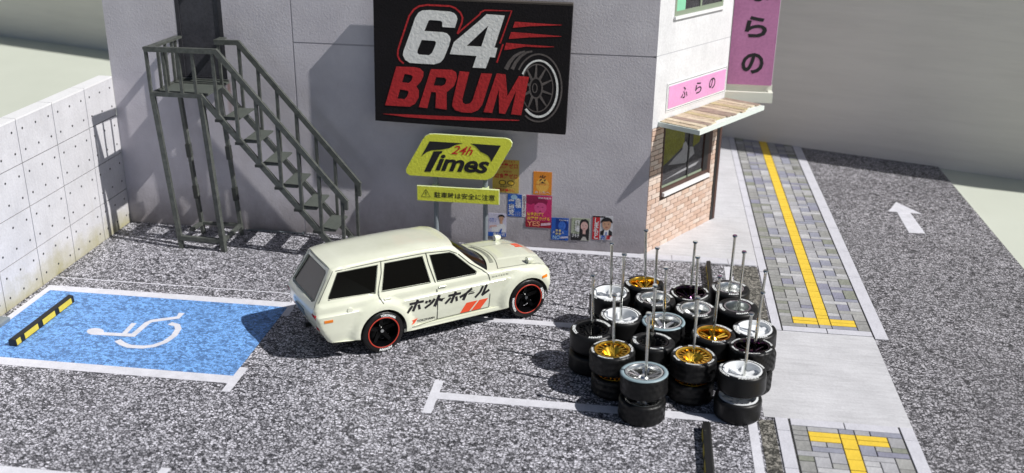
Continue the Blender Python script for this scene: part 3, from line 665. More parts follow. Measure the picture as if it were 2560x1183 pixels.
# upper window
uf = empty('upper_window', OFF + FO); uf.parent = bd
fp2('window_frame', rect(*UW), 0.01, MT['green_frame'], uf, holes=[rect(UW[0] + 0.1, UW[1] + 0.14, UW[2] - 0.1, UW[3] - 0.1)], t=0.1)
fp2('room_print', rect(UW[0] + 0.1, UW[1] + 0.14, UW[2] - 0.1, UW[3] - 0.1), -0.032, MT['room'], uf, t=0.006)
fp2('shutter', rect(UW[0] + 0.1, UW[1] + 0.14, UW[0] + 0.62, UW[3] - 0.1), -0.01, MT['mint'], uf, t=0.016)
fp2('mullion', rect(2.32, UW[1] + 0.14, 2.42, UW[3] - 0.1), 0.0, MT['green_frame'], uf, t=0.03)
fp2('pane', rect(UW[0] + 0.63, UW[1] + 0.15, 2.31, UW[3] - 0.1), -0.015, MT['glass'], uf, t=0.006); fp2('pane', rect(2.43, UW[1] + 0.15, UW[2] - 0.1, UW[3] - 0.1), -0.015, MT['glass'], uf, t=0.01)
fp2('window_sill', rect(UW[0] - 0.03, UW[1] - 0.09, UW[2] + 0.03, UW[1] - 0.01), 0.08, MT['white_card'], uf, t=0.08)
# awning with loose planks
aw = empty('awning', OFF + FO); aw.parent = bd
A0, A1, AD, AZ = 0.32, 4.45, 1.47, 4.34
def fbox(mb, u0, u1, d0, d1, z0, z1):
    vs = [tuple(FD * u + FN * d + Vector((0, 0, z))) for z in (z0, z1) for (u, d) in ((u0, d0), (u1, d0), (u1, d1), (u0, d1))]
    mb.add(vs, [(0, 3, 2, 1), (4, 5, 6, 7), (0, 1, 5, 4), (1, 2, 6, 5), (2, 3, 7, 6), (3, 0, 4, 7)])
q = MB(); fbox(q, A0, A1, 0.004, AD, AZ - 0.17, AZ - 0.03); q.build('awning_board', MT['awning_frame'], aw)
n_ = 15
for i in range(n_):
    u0 = A0 + 0.04 + (A1 - A0 - 0.06) * i / n_; u1 = A0 + 0.04 + (A1 - A0 - 0.06) * (i + 1) / n_; q = MB()
    fbox(q, u0 + 0.006, u1 - 0.006, 0.02 + random.uniform(0, 0.03), AD - 0.05 - random.uniform(0, 0.22), AZ - 0.03, AZ + random.uniform(-0.005, 0.012))
    q.build('plank', PL[[0, 2, 1, 2, 0, 3, 0, 1, 1, 2, 0, 3, 0, 2, 1][i]], aw)
# ---- pink name panel on the facade, pink hanging sign, bracket
def plane_f(o): return fac(o)
ps = empty('name_sign', tuple(FO), label='flat pink name panel with white border above the wooden awning', cat='sign')
def fs_(name, outer, o, m, holes=(), t=0.012, parent=ps): return flat(name, outer, lambda u, v, d: tuple(FD * u + FN * (o - d) + Vector((0, 0, v))), m, parent, holes=holes, t=t)
fs_('border', rect(0.69, 4.53, 4.40, 5.45), 0.020, MT['white_card'], t=0.016)
bl = MB()
for a in (rect(0.73, 4.57, 4.36, 4.59), rect(0.73, 5.39, 4.36, 5.41), rect(0.73, 4.59, 0.745, 5.39), rect(4.345, 4.59, 4.36, 5.39)): flat('', a, lambda u, v, d: tuple(FD * u + FN * 0.024 + Vector((0, 0, v))), None, None, mb=bl)
bl.build('border_line', MT['post'], ps); fs_('panel', rect(0.79, 4.64, 4.30, 5.34), 0.030, MT['pink'], t=0.01)
ft = lambda u, v, d: tuple(FD * u + FN * 0.035 + Vector((0, 0, v)))
for ch, u in (('ふ', 1.5), ('ら', 2.37), ('の', 3.24)): q = MB(); fit_text(q, ch, (u, 4.82, u + 0.40, 5.19), ft, bold=0.012); q.build('letter', MT['ink'], ps)
vsn = empty('hanging_sign', (20.6, 4.0, 4.75), label='tall deep pink vertical sign sticking out past the building corner', cat='sign')
def vbox(name, a, b_, m, parent=vsn, off=(20.6, 4.0, 4.75)):
    q = MB(); q.box(tuple(Vector(a) - Vector(off)), tuple(Vector(b_) - Vector(off))); return q.build(name, m, parent)
vbox('panel', (19.85, 4.0, 4.75), (21.31, 4.10, 12.0), MT['pink_deep'])
vbox('sign_edge', (21.31, 4.01, 4.75), (21.325, 4.09, 12.0), MT['white_card'])
ft = lambda u, v, d: (u - 20.6, -0.006, v - 4.75)
for ch, z in (('の', 5.13), ('ら', 6.34), ('ふ', 7.52)): q = MB(); fit_text(q, ch, (20.26, z, 20.98, z + 0.70), ft, bold=0.03); q.build('letter', MT['ink'], vsn)
br = empty('sign_bracket', (20.6, 3.9, 4.25), label='cream slotted plastic bracket under the tall pink sign', cat='bracket')
for nm, a, b_ in (('base_plate', (19.78, 3.72, 4.22), (21.36, 4.20, 4.46)), ('side_rail', (19.78, 3.72, 4.46), (21.36, 3.84, 4.56)), ('side_rail', (19.78, 4.11, 4.46), (21.36, 4.20, 4.74)), ('end_cap', (21.22, 3.84, 4.46), (21.36, 4.11, 4.56))):
    vbox(nm, a, b_, MT['cream'], br, (20.6, 3.9, 4.25))
# ================================================================ BIG SIGN
bs = empty('wall_sign', (11.9, 0, 4.0), label='large black sign with white 64 over red BRUM lettering and a wheel', cat='sign')
BO = Vector((11.9, 0, 4.0))
def sfn(o): return lambda u, v, d: (u - BO.x, -0.51 - o + d, v - BO.z)
brd = [(8.84, 4.13), (14.78, 3.975), (14.873, 7.868), (8.91, 7.90)]
flat('board', brd, sfn(0), [MT['sign_black']], bs, t=0.31)
q = MB(); q.bar((8.91 - BO.x, -0.355, 7.927 - BO.z), (14.873 - BO.x, -0.355, 7.893 - BO.z), 0.315, 0.05); q.build('top_edge', MT['sign_edge'], bs)
q = MB(); q.box((9.6 - BO.x, -0.201, 4.8 - BO.z), (10.0 - BO.x, 0.0, 5.2 - BO.z)); q.box((13.8 - BO.x, -0.201, 6.8 - BO.z), (14.2 - BO.x, 0.0, 7.2 - BO.z)); q.build('spacer', MT['sign_edge'], bs)
def sl_(name, polys, m, o=0.006):
    q = MB()
    for pl_ in polys: flat('', pl_[0], sfn(o), None, None, holes=pl_[1:], t=0.008, mb=q)
    return q.build(name, m, bs)
sl_('digit', [(ART['six'], ART['six_hole'])], MT['sign_white'], 0.012); sl_('digit', [(ART['four'], ART['four_hole'])], MT['sign_white'], 0.012)
sl_('letter', [(ART['B'], ART['B_h1'], ART['B_h2'])], MT['sign_red'], 0.014); sl_('letter', [(ART['R'], ART['R_h'])], MT['sign_red'], 0.014)
sl_('letter', [(ART['U'],)], MT['sign_red'], 0.014); sl_('letter', [(ART['M'],)], MT['sign_red'], 0.014)
for k in ('under', 's1', 's2', 's3'): sl_('streak', [(ART[k],)], MT['sign_red'], 0.010)
q = MB()
strip(q, ART['outline_a'], 0.052, sfn(0.006)); strip(q, ART['outline_b'], 0.045, sfn(0.008)); q.build('outline', MT['sign_red'], bs)
q = MB(); strip(q, ART['white_ring'], (0.05, 0.075), sfn(0.008)); q.build('tyre_stripe', MT['sign_white'], bs)
q = MB(); strip(q, ART['outer_ring'], 0.05, sfn(0.007)); strip(q, ART['rim_ring'], 0.035, sfn(0.007)); strip(q, ART['hub'], 0.05, sfn(0.008)); strip(q, ART['hub2'], 0.03, sfn(0.008))
strip(q, ART['tread1'], (0.13, 0.05), sfn(0.006)); strip(q, ART['tread2'], (0.11, 0.05), sfn(0.006))
for i in range(10): strip(q, ART['sp%d' % i], (0.085, 0.04), sfn(0.009))
q.build('wheel_drawing', MT['sign_grey'], bs)

# ================================================================ LIME CAR PARK SIGN
TS = Vector((11.45, -0.53, 0))
ts = empty('parking_sign', tuple(TS), label='lime green Times parking sign on two blue grey posts', cat='sign')
def tf(o): return lambda u, v, d: (u - TS.x, -o + d, v)
def tg(o): return lambda u, v, d: (u + 0.052 - TS.x, -o + d, v + 0.08)
flat('panel', ART['t_out'], tf(0), MT['lime'], ts, t=0.004)
def scale2(p, s, c_=None):
    cx = sum(a for a, b in p) / len(p); cy = sum(b for a, b in p) / len(p); return [(cx + (a - cx) * s, cy + (b - cy) * s) for a, b in p]
flat('panel_body', scale2(ART['t_out'], 1.006), tf(-0.004), MT['lime_edge'], ts, t=0.10)
flat('swoosh', ART['t_l'], tf(0.006), MT['ink'], ts, t=0.005); flat('swoosh', ART['t_r'], tf(0.006), MT['ink'], ts, t=0.005)
q = MB(); flat('', ART['t_T'], tf(0.006), None, None, mb=q)
fit_text(q, 'imes', (10.68, 2.53, 12.40, 3.07), tg(0.006), shear=0.33, bold=0.028, space=0.96, slope=-0.01)
q.build('lettering', MT['ink'], ts)
q = MB(); fit_text(q, '24h', (11.18, 3.10, 11.88, 3.385), tg(0.007), shear=0.5, bold=0.012, slope=-0.02); q.build('hours', MT['red_ink'], ts)
flat('notice_panel', rect(10.08, 1.506, 12.70, 1.98), tg(0), MT['lime'], ts, t=0.004); q = MB(); q.box((10.12 - TS.x, 0.004, 1.576), (12.76 - TS.x, 0.10, 2.07)); q.build('notice_body', MT['lime_edge'], ts)
q = MB(); fit_text(q, '駐車時は安全に注意', (10.63, 1.625, 12.58, 1.825), tg(0.005), bold=0.012)
strip(q, [(10.36, 1.885), (10.505, 1.635), (10.21, 1.635), (10.36, 1.885)], 0.022, tg(0.006)); flat('', rect(10.348, 1.725, 10.372, 1.815), tg(0.006), None, None, mb=q); flat('', rect(10.348, 1.675, 10.372, 1.705), tg(0.006), None, None, mb=q)
q.build('notice_lettering', MT['ink'], ts)
for x in (10.70, 12.30):
    q = MB(); q.tube((x - TS.x, 0.19, 0), (x - TS.x, 0.19, 3.2), 0.08, 14); q.build('post', MT['post'], ts, smooth=40)
    q = MB(); q.box((x - 0.1 - TS.x, 0.10, 2.0), (x + 0.1 - TS.x, 0.28, 2.09)); q.build('clamp', MT['lime_edge'], ts)
    q = MB(); q.box((x - 0.2 - TS.x, -0.05, 0.01), (x + 0.2 - TS.x, 0.28, 0.07), 0.02); q.build('foot', MT['post'], ts)

# ================================================================ POSTERS
PC = {}
def pm(name, c_):
    if name not in PC: PC[name] = paper('poster_' + name, c_, 0.55, 0.1, 0.5, 9)
    return PC[name]
def poster(name, u0, v0, u1, v1, base, label, items):
    o0 = Vector(((u0 + u1) / 2, 0, v0)); e = empty(name, tuple(o0), label=label, cat='poster', group='small posters pasted low on the grey wall')
    f = lambda o: (lambda u, v, d: (u0 + u * (u1 - u0) - o0.x, -0.010 - o + d, v * (v1 - v0)))
    flat('sheet', rect(0, 0, 1, 1), f(0), base, e, t=0.009)
    lay = 0
    for it in items:
        lay += 1
        if it[0] == 'p': flat(it[1], it[2], f(0.0012 * lay), it[3], e)
        else:
            q = MB(); fit_text(q, it[2], it[3], f(0.0012 * lay), bold=it[5] if len(it) > 5 else 0.02, vert=(it[0] == 'v'), space=0.8 if it[0] == 'v' else 1.0); q.build(it[1], it[4], e)
    return e
Wt, Bk = pm('white', (0.8, 0.8, 0.82)), MT['ink']; Rd = pm('red', (0.62, 0.03, 0.04)); Bl = pm('blue', (0.03, 0.12, 0.50)); Yl = pm('gold', (0.85, 0.55, 0.06))
skin = pm('skin', (0.62, 0.36, 0.24)); skin2 = pm('pale_skin', (0.72, 0.46, 0.42)); lil = pm('lilac', (0.60, 0.58, 0.72))
poster('poster', 12.47, 1.82, 13.32, 2.92, pm('mustard', (0.66, 0.46, 0.10)), 'mustard yellow poster with red lettering half behind the lime sign', [
    ('t', 'lettering', 'あなたまで', (0.4, 0.92, 0.85, 0.98), Rd, 0.01), ('t', 'lettering', '医療費ゼロ', (0.08, 0.74, 0.94, 0.90), Rd), ('t', 'lettering', '学校の', (0.40, 0.62, 0.72, 0.68), Rd, 0.01),
    ('t', 'lettering', '給食費ゼロ', (0.08, 0.44, 0.94, 0.59), Rd), ('p', 'bowl', circle(0.38, 0.31, 0.14, 0.075), Bk), ('p', 'bowl', circle(0.70, 0.31, 0.14, 0.075), Bk), ('p', 'bowl_fill', circle(0.38, 0.31, 0.11, 0.055, 16), Yl), ('p', 'bowl_fill', circle(0.70, 0.31, 0.11, 0.055, 16), Yl),
    ('t', 'lettering', '日本を守る', (0.3, 0.17, 0.75, 0.22), Bk, 0.005), ('t', 'lettering', '国民の暮らし', (0.12, 0.04, 0.85, 0.13), Rd)])
poster('poster', 13.78, 1.82, 14.37, 2.59, pm('orange', (0.85, 0.30, 0.04)), 'small orange poster with dark calligraphy, highest of the right hand group', [
    ('p', 'glow', circle(0.5, 0.42, 0.36, 0.3), pm('amber', (0.90, 0.50, 0.10))), ('t', 'calligraphy', '炎', (0.28, 0.50, 0.74, 0.86), pm('dark', (0.05, 0.03, 0.03)), 0.03), ('t', 'lettering', '日本を前へ', (0.15, 0.42, 0.85, 0.48), Rd, 0.005),
    ('t', 'lettering', 'あしたへ', (0.1, 0.06, 0.9, 0.16), Wt, 0.01)])
poster('poster', 12.97, 1.03, 13.42, 1.78, Bl, 'narrow blue poster with large white vertical characters 幸福実現党', [
    ('p', 'emblem', circle(0.45, 0.88, 0.24, 0.11), pm('pale_blue', (0.35, 0.55, 0.75))), ('v', 'lettering', '幸福', (0.52, 0.40, 0.96, 0.84), Wt), ('v', 'lettering', '実現党', (0.06, 0.05, 0.48, 0.78), Wt), ('t', 'lettering', 'ここに\nここに', (0.54, 0.06, 0.94, 0.22), Wt, 0.005)])
poster('poster', 13.435, 1.04, 13.565, 1.78, Wt, 'thin white slip with dark vertical writing beside the magenta poster', [('v', 'lettering', '自由を守るために', (0.2, 0.04, 0.85, 0.97), pm('maroon', (0.2, 0.03, 0.06)), 0.01)])
mg = pm('magenta', (0.62, 0.035, 0.16)); mgd = pm('magenta_dark', (0.30, 0.02, 0.08)); mgl = pm('magenta_light', (0.75, 0.10, 0.28))
poster('poster', 13.56, 0.70, 14.39, 1.79, mg, 'large magenta poster with a face and the word YES', [
    ('p', 'hair', [(0.02, 0.98), (0.02, 0.75), (0.2, 0.70), (0.36, 0.78), (0.62, 0.80), (0.8, 0.74), (0.85, 0.84), (0.6, 0.92), (0.4, 0.98)], mgd), ('p', 'face', circle(0.56, 0.62, 0.24, 0.20), mgl), ('p', 'hair', [(0.3, 0.80), (0.36, 0.90), (0.7, 0.88), (0.82, 0.72), (0.66, 0.78), (0.48, 0.78), (0.36, 0.70)], mgd),
    ('p', 'eye', circle(0.47, 0.65, 0.035, 0.012, 10), mgd), ('p', 'eye', circle(0.65, 0.65, 0.035, 0.012, 10), mgd), ('p', 'mouth', circle(0.56, 0.51, 0.06, 0.012, 10), mgd), ('p', 'base_band', rect(0, 0, 1, 0.20), pm('wine', (0.38, 0.02, 0.04))),
    ('t', 'lettering', '日本共産党', (0.48, 0.90, 0.98, 0.96), Wt, 0.01), ('t', 'lettering', '賃金あげて', (0.04, 0.36, 0.70, 0.48), Yl), ('t', 'lettering', '消費税さげる', (0.04, 0.23, 0.94, 0.34), Yl), ('t', 'lettering', 'YES', (0.05, 0.04, 0.56, 0.20), pm('peach', (0.9, 0.35, 0.2))), ('p', 'tab', [(0.6, 0.06), (0.98, 0.10), (0.98, 0.18), (0.6, 0.14)], pm('tab', (0.75, 0.5, 0.6)))])
def face(x, y, rx, ry, sk, hair_c, suit=None):
    h = [(x + (rx + 0.05) * math.cos(R(a)), y + ry * 0.35 + (ry * 0.9) * math.sin(R(a))) for a in range(-10, 191, 20)]
    L_ = [('p', 'hair', h + [(x - rx * 0.9, y + ry * 0.35), (x + rx * 0.9, y + ry * 0.35)], hair_c), ('p', 'face', circle(x, y, rx * 0.92, ry, 18), sk),
        ('p', 'fringe', [(x - rx * 0.9, y + ry * 0.45), (x - rx * 0.5, y + ry * 0.5), (x + rx * 0.5, y + ry * 0.6), (x + rx * 0.9, y + ry * 0.4), (x + rx * 0.6, y + ry * 1.05), (x - rx * 0.6, y + ry * 1.05)], hair_c),
        ('p', 'eye', circle(x - rx * 0.4, y + ry * 0.1, rx * 0.14, ry * 0.06, 8), Bk), ('p', 'eye', circle(x + rx * 0.4, y + ry * 0.1, rx * 0.14, ry * 0.06, 8), Bk), ('p', 'mouth', circle(x, y - ry * 0.5, rx * 0.28, ry * 0.07, 8), pm('lip', (0.45, 0.12, 0.1)))]
    return L_
poster('poster', 12.34, 0.31, 12.93, 1.10, pm('pale_lilac', (0.62, 0.60, 0.74)), 'pale lilac poster of a short haired person in a white shirt', [
    ('p', 'shirt', [(0.2, 0.18), (0.98, 0.18), (0.96, 0.50), (0.80, 0.60), (0.66, 0.58), (0.55, 0.50), (0.2, 0.42)], Wt), ('p', 'neck', rect(0.64, 0.55, 0.80, 0.68), skin), ('p', 'arm', [(0.05, 0.30), (0.2, 0.40), (0.5, 0.42), (0.45, 0.50), (0.1, 0.46)], skin2)] + face(0.73, 0.80, 0.14, 0.13, skin, Bk) + [
    ('p', 'tie', [(0.62, 0.18), (0.72, 0.36), (0.78, 0.32), (0.72, 0.18)], Bl), ('t', 'lettering', '未来へ\nつなぐ', (0.06, 0.62, 0.48, 0.80), Bl, 0.01), ('p', 'name_band', rect(0, 0, 1, 0.18), Bl), ('t', 'lettering', '明るい町', (0.3, 0.02, 0.95, 0.16), Wt)])
bd2 = pm('navy', (0.015, 0.05, 0.28)); bl2 = pm('mid_blue', (0.05, 0.16, 0.60))
poster('poster', 14.40, 0.31, 14.95, 1.07, Bl, 'blue tinted poster with a face, a crossed emblem and the word NO', [
    ('p', 'hair', [(0.25, 0.98), (0.25, 0.45), (0.45, 0.5), (0.95, 0.45), (0.98, 0.75), (0.8, 0.95)], bd2), ('p', 'face', circle(0.62, 0.66, 0.22, 0.2), bl2), ('p', 'eye', circle(0.54, 0.70, 0.035, 0.015, 8), bd2), ('p', 'eye', circle(0.72, 0.70, 0.035, 0.015, 8), bd2), ('p', 'mouth', circle(0.63, 0.56, 0.05, 0.012, 8), bd2),
    ('p', 'emblem', rect(0.26, 0.25, 0.56, 0.48), pm('emblem_cream', (0.65, 0.55, 0.25))), ('p', 'emblem_cross', rect(0.38, 0.25, 0.44, 0.48), bd2), ('p', 'emblem_cross', rect(0.26, 0.34, 0.56, 0.39), bd2), ('t', 'lettering', '大', (0.08, 0.3, 0.22, 0.42), Wt), ('t', 'lettering', '人', (0.62, 0.3, 0.75, 0.42), Wt), ('t', 'lettering', 'NO', (0.1, 0.04, 0.52, 0.22), pm('pale_blue', (0.35, 0.55, 0.75))), ('t', 'lettering', '日本の未来', (0.45, 0.88, 0.98, 0.95), Wt, 0.01), ('p', 'tab', [(0.55, 0.08), (0.99, 0.12), (0.99, 0.2), (0.55, 0.16)], lil)])
poster('poster', 15.04, 0.34, 15.62, 1.10, pm('leaf', (0.42, 0.46, 0.34)), 'poster of a long haired person in dark clothes with white writing', [
    ('p', 'long_hair', [(0.45, 0.2), (0.46, 0.8), (0.55, 0.95), (0.78, 0.98), (0.95, 0.88), (1.0, 0.5), (0.99, 0.02), (0.4, 0.02)], Bk), ('p', 'neck', rect(0.64, 0.3, 0.80, 0.5), skin2), ('p', 'blouse', [(0.55, 0.02), (0.66, 0.18), (0.80, 0.18), (0.9, 0.02)], pm('blouse', (0.55, 0.53, 0.5))), ('p', 'face', circle(0.72, 0.66, 0.20, 0.20, 18), skin2),
    ('p', 'eye', circle(0.65, 0.70, 0.03, 0.012, 8), Bk), ('p', 'eye', circle(0.80, 0.70, 0.03, 0.012, 8), Bk), ('p', 'mouth', circle(0.73, 0.55, 0.05, 0.012, 8), Rd), ('v', 'lettering', '堀場', (0.2, 0.38, 0.46, 0.92), Wt, 0.03), ('p', 'base_band', rect(0, 0, 0.52, 0.30), Bk), ('t', 'lettering', 'さち子', (0.06, 0.14, 0.46, 0.30), Wt)])
poster('poster', 15.72, 0.41, 16.36, 1.22, pm('off_white', (0.66, 0.66, 0.70)), 'poster of a dark suited person beside a red strip reading しまもと', [
    ('p', 'red_strip', rect(0, 0, 0.36, 1), Rd), ('p', 'top_band', rect(0.0, 0.94, 0.62, 1), Bk), ('v', 'lettering', 'しまもと', (0.06, 0.03, 0.31, 0.92), Wt, 0.03), ('p', 'suit', [(0.40, 0.20), (0.40, 0.36), (0.56, 0.44), (0.84, 0.44), (0.99, 0.36), (0.99, 0.20)], Bk), ('p', 'shirt', [(0.56, 0.2), (0.6, 0.46), (0.82, 0.46), (0.8, 0.2)], Wt), ('p', 'tie', [(0.66, 0.2), (0.66, 0.34), (0.72, 0.34), (0.72, 0.2)], Bl)] + face(0.70, 0.66, 0.24, 0.24, skin, Bk) + [
    ('t', 'lettering', '京', (0.42, 0.01, 0.66, 0.2), Bl, 0.03), ('t', 'lettering', '町', (0.72, 0.01, 0.96, 0.2), Rd, 0.03)])

# ================================================================ STAIRCASE
st = empty('outdoor_staircase', (5.2, -1.2, 0), label='grey green metal outdoor staircase with railings up to the dark door', cat='staircase')
SO = Vector((5.2, -1.2, 0))
def sb(name, segs, m=None, parent=st):
    q = MB()
    for a, b_, w_, *h_ in segs: q.bar(Vector(a) - SO, Vector(b_) - SO, w_, h_[0] if h_ else None)
    return q.build(name, m or MT['stair'], parent)
yo, yi = -1.97, -0.55; SLP = -1.197
def stz(x): return 5.06 + SLP * (x - 3.86)      # stringer centre height
def rlz(x): return 6.40 + SLP * (x - 4.47)      # handrail centre height
q = MB(); q.box(tuple(Vector((2.42, yo + 0.06, 4.98)) - SO), tuple(Vector((3.98, -0.03, 5.05)) - SO)); q.build('landing', MT['stair_tread'], st)
xe = 3.86 + 5.0 / 1.197
for y in (yo, yi): sb('stringer', [((3.84, y, 5.05), (xe, y, 0.03), 0.10, 0.17)])
sb('landing_beam', [((2.27, yo, 5.03), (3.90, yo, 5.03), 0.11, 0.13)]); sb('landing_beam', [((2.36, yi, 5.03), (3.95, yi, 5.03), 0.09, 0.12)])
sb('landing_beam', [((2.36, yo + 0.06, 5.03), (2.36, -0.02, 5.03), 0.09, 0.12)]); sb('landing_beam', [((2.42, -0.07, 5.07), (3.98, -0.07, 5.07), 0.08, 0.05)])
for i in range(7):
    z = 5.02 - 0.685 * (i + 1); x = 3.86 + (5.06 - z) / 1.197
    if z < 0.1: break
    q = MB(); q.box(tuple(Vector((x - 0.02, yo + 0.05, z - 0.03)) - SO), tuple(Vector((x + 0.50, yi - 0.05, z + 0.02)) - SO)); q.build('tread', MT['stair_tread'], st)
    sb('bolt', [((x - 0.20, yo - 0.0, z - 0.04), (x + 0.06, yo - 0.0, z - 0.04), 0.13, 0.08)], MT['clip'])
# handrails
sb('handrail', [((2.24, yo, 6.39), (4.50, yo, 6.40), 0.13, 0.15), ((4.44, yo, 6.43), (8.24, yo, rlz(8.24)), 0.124, 0.16), ((8.22, yo, rlz(8.22) + 0.04), (8.22, yo, 1.66), 0.11, 0.11)])
sb('handrail', [((3.84, yi, 6.39), (4.62, yi, 6.40), 0.12, 0.15), ((4.56, yi, 6.43), (8.26, yi, 6.40 + SLP * (8.26 - 4.58)), 0.114, 0.16), ((8.24, yi, 6.40 + SLP * (8.24 - 4.58) + 0.04), (8.24, yi, 1.62), 0.11, 0.11), ((3.90, yi, 6.42), (3.90, -0.02, 6.42), 0.22, 0.05)])
sb('handrail', [((2.30, yo, 6.40), (2.42, -0.02, 6.40), 0.24, 0.07)])
for x in (2.30, 2.82, 3.30, 3.74): sb('baluster', [((x, yo, 5.08), (x - 0.02, yo, 6.34), 0.085)])
for x in (4.36, 4.95, 5.58, 6.20, 6.80, 7.40, 8.10): sb('baluster', [((x, yo, stz(x) + 0.05), (x, yo, rlz(x) - 0.05), 0.095)])
for x in (3.95, 4.60, 5.16, 5.72, 6.30, 6.90, 7.48, 8.14): sb('baluster', [((x, yi, stz(x) + 0.05), (x, yi, min(6.35, 6.40 + SLP * (x - 4.58) - 0.05)), 0.085)])
for y in (-1.45, -0.95, -0.50, -0.25): sb('baluster', [((2.40, y, 5.08), (2.40, y, 6.37), 0.075)])
sb('leg', [((2.34, yo, 4.98), (2.70, -1.93, 0.0), 0.14)]); sb('leg', [((3.86, yo, 4.98), (4.16, -2.02, 0.0), 0.15)])
l3 = sb('leg', [((2.50, yi, 4.98), (2.85, -0.60, 0.0), 0.12)]); l4 = sb('leg', [((3.84, yi, 4.98), (4.16, -0.53, 0.0), 0.12)])
for (xx, l_) in ((2.50, l3), (3.84, l4)):
    for z in (2.85, 1.45): sb('clip', [((xx + 0.33 * (4.98 - z - 0.2) / 4.98, yi - 0.02, z + 0.22), (xx + 0.33 * (4.98 - z + 0.2) / 4.98, yi - 0.02, z - 0.22), 0.19, 0.14)], MT['clip'], l_)
sb('brace', [((2.70, -1.95, 0.36), (4.14, -2.0, 0.36), 0.13, 0.14)]); sb('brace', [((2.85, -0.60, 0.36), (4.14, -0.55, 0.36), 0.09, 0.10)]); sb('brace', [((4.15, -1.98, 0.36), (4.15, -0.58, 0.36), 0.12, 0.10)]); sb('brace', [((2.82, -0.62, 0.36), (2.75, -1.25, 0.36), 0.14, 0.10)])

# thin pin lying at the wall foot
e = empty('loose_pin', (5.1, -0.14, 0.035), label='thin metal pin lying on the ground at the foot of the wall', cat='pin')
q = MB(); q.tube((-0.95, 0, 0), (1.02, 0, 0), 0.022, 8); q.build('shank', MT['post'], e, smooth=40); q = MB(); q.tube((1.02, 0, 0), (1.07, 0, 0), 0.06, 12); q.build('pin_head', MT['post'], e, smooth=40)

# ================================================================ WHEEL STOPPERS, POLE
ws = empty('wheel_stopper', (1.33, -7.62, 0.01), R(-1), 'black wheel stopper with yellow blocks lying in the blue bay', 'wheel stopper', 'wheel stoppers of the parking bays')
q = MB(); pr = [(-0.09, 0), (0.12, 0), (0.10, 0.185), (-0.03, 0.21), (-0.09, 0.17)]
def stop_body(q, L_, pr_):
    n = len(pr_); vs = [(x, -L_ / 2, z) for x, z in pr_] + [(x * 0.98, L_ / 2, z) for x, z in pr_]
    q.add(vs, [tuple(range(n)), tuple(range(n, 2 * n))[::-1]] + [(i, (i + 1) % n, n + (i + 1) % n, n + i) for i in range(n)])
stop_body(q, 2.75, pr); q.build('stopper_body', MT['stop_black'], ws)
for y0, y1 in ((-1.34, -1.16), (-0.98, -0.38), (-0.16, 0.42), (0.62, 1.24)):
    q = MB(); f_ = lambda u, v, d: (0.124 - 0.1 * v + 0.003 - d, u, v); flat('', rect(y0, 0.02, y1, 0.17), f_, None, None, t=0.01, mb=q); q.build('yellow_block', MT['stop_yellow'], ws)
for (x, y0, y1, wd, lab) in ((18.93, -12.9, -10.22, 0.2, 'black wheel stopper running out of the lower edge of the picture'), (19.40, -3.3, -0.72, 0.15, 'black wheel stopper behind the wheel cluster near the shop front')):
    e = empty('wheel_stopper', (x, (y0 + y1) / 2, 0.0), 0, lab, 'wheel stopper', 'wheel stoppers of the parking bays')
    q = MB(); hh = (y1 - y0); s_ = wd / 0.24
    stop_body(q, hh, [(-0.12 * s_, 0), (0.12 * s_, 0), (0.12 * s_, 0.18), (0.07 * s_, 0.22), (-0.10 * s_, 0.20)]); q.build('stopper_body', MT['stop_black'], e)
    for k in range(4):
        a = -hh / 2 + 0.2 + k * (hh - 0.2) / 4; q = MB(); flat('', rect(a, 0.03, a + 0.42, 0.16), (lambda u, v, d: (-0.12 * s_ - 0.003 + 0.1 * s_ * v + d, u, v)), None, None, t=0.004, mb=q); q.build('yellow_block', MT['stop_yellow'], e)
e = empty('lamp_pole', (0.13, -7.85, 0.0), 0, 'blue grey pole on a square foot cut by the left edge', 'pole')
q = MB(); q.tube((0, 0, 0.10), (0, 0, 7.5), 0.085, 14); q.build('pole', MT['post'], e, smooth=40)
q = MB(); q.box((-0.26, -0.22, 0.01), (0.26, 0.22, 0.14), 0.04); q.build('foot', MT['post'], e)
# ================================================================ WHEELS
def tyre_mesh(parent, r=0.55, wd=0.5, ri=0.43, tread=0, z0=0.0, name='tyre', m=None):
    """tyre standing on its side: axis z, from z0 to z0 + wd"""
    p = [(ri, 0.03), (ri + 0.02, 0.0), (r - 0.05, 0.0), (r - 0.012, 0.03), (r, 0.07)]
    k = 7
    for i in range(1, k): p.append((r, 0.07 + (wd - 0.14) * i / k))
    p += [(r, wd - 0.07), (r - 0.012, wd - 0.03), (r - 0.05, wd), (ri + 0.02, wd), (ri, wd - 0.03), (ri - 0.012, wd * 0.5)]
    n = 96 if tread else 64
    def rf(i, j):
        if not tread or j < 4 or j > 4 + k: return 0
        if tread == 1: return -0.026 if (i + (j % 3) * 2) % 6 < 2 else 0
        return -0.022 if (i + j) % 5 == 0 or j in (6, 9) else 0
    q = MB(); q.lathe([(a, b + z0) for a, b in p], n, True, rf); return q.build(name, m or MT['rubber'], parent, smooth=50)
def spoke(q, a, r0, r1, w0, w1, z0, z1, th):
    """one spoke at angle a, widths and heights run from hub to rim"""
    ca, sa = math.cos(a), math.sin(a)
    P = []
    for r, w_, z in ((r0, w0, z0), (r1, w1, z1)):
        for s in (-1, 1):
            for dz in (-th, 0): P.append((r * ca - s * w_ / 2 * sa, r * sa + s * w_ / 2 * ca, z + dz))
    q.add(P, [(0, 1, 3, 2), (4, 6, 7, 5), (0, 4, 5, 1), (2, 3, 7, 6), (1, 5, 7, 3), (0, 2, 6, 4)])
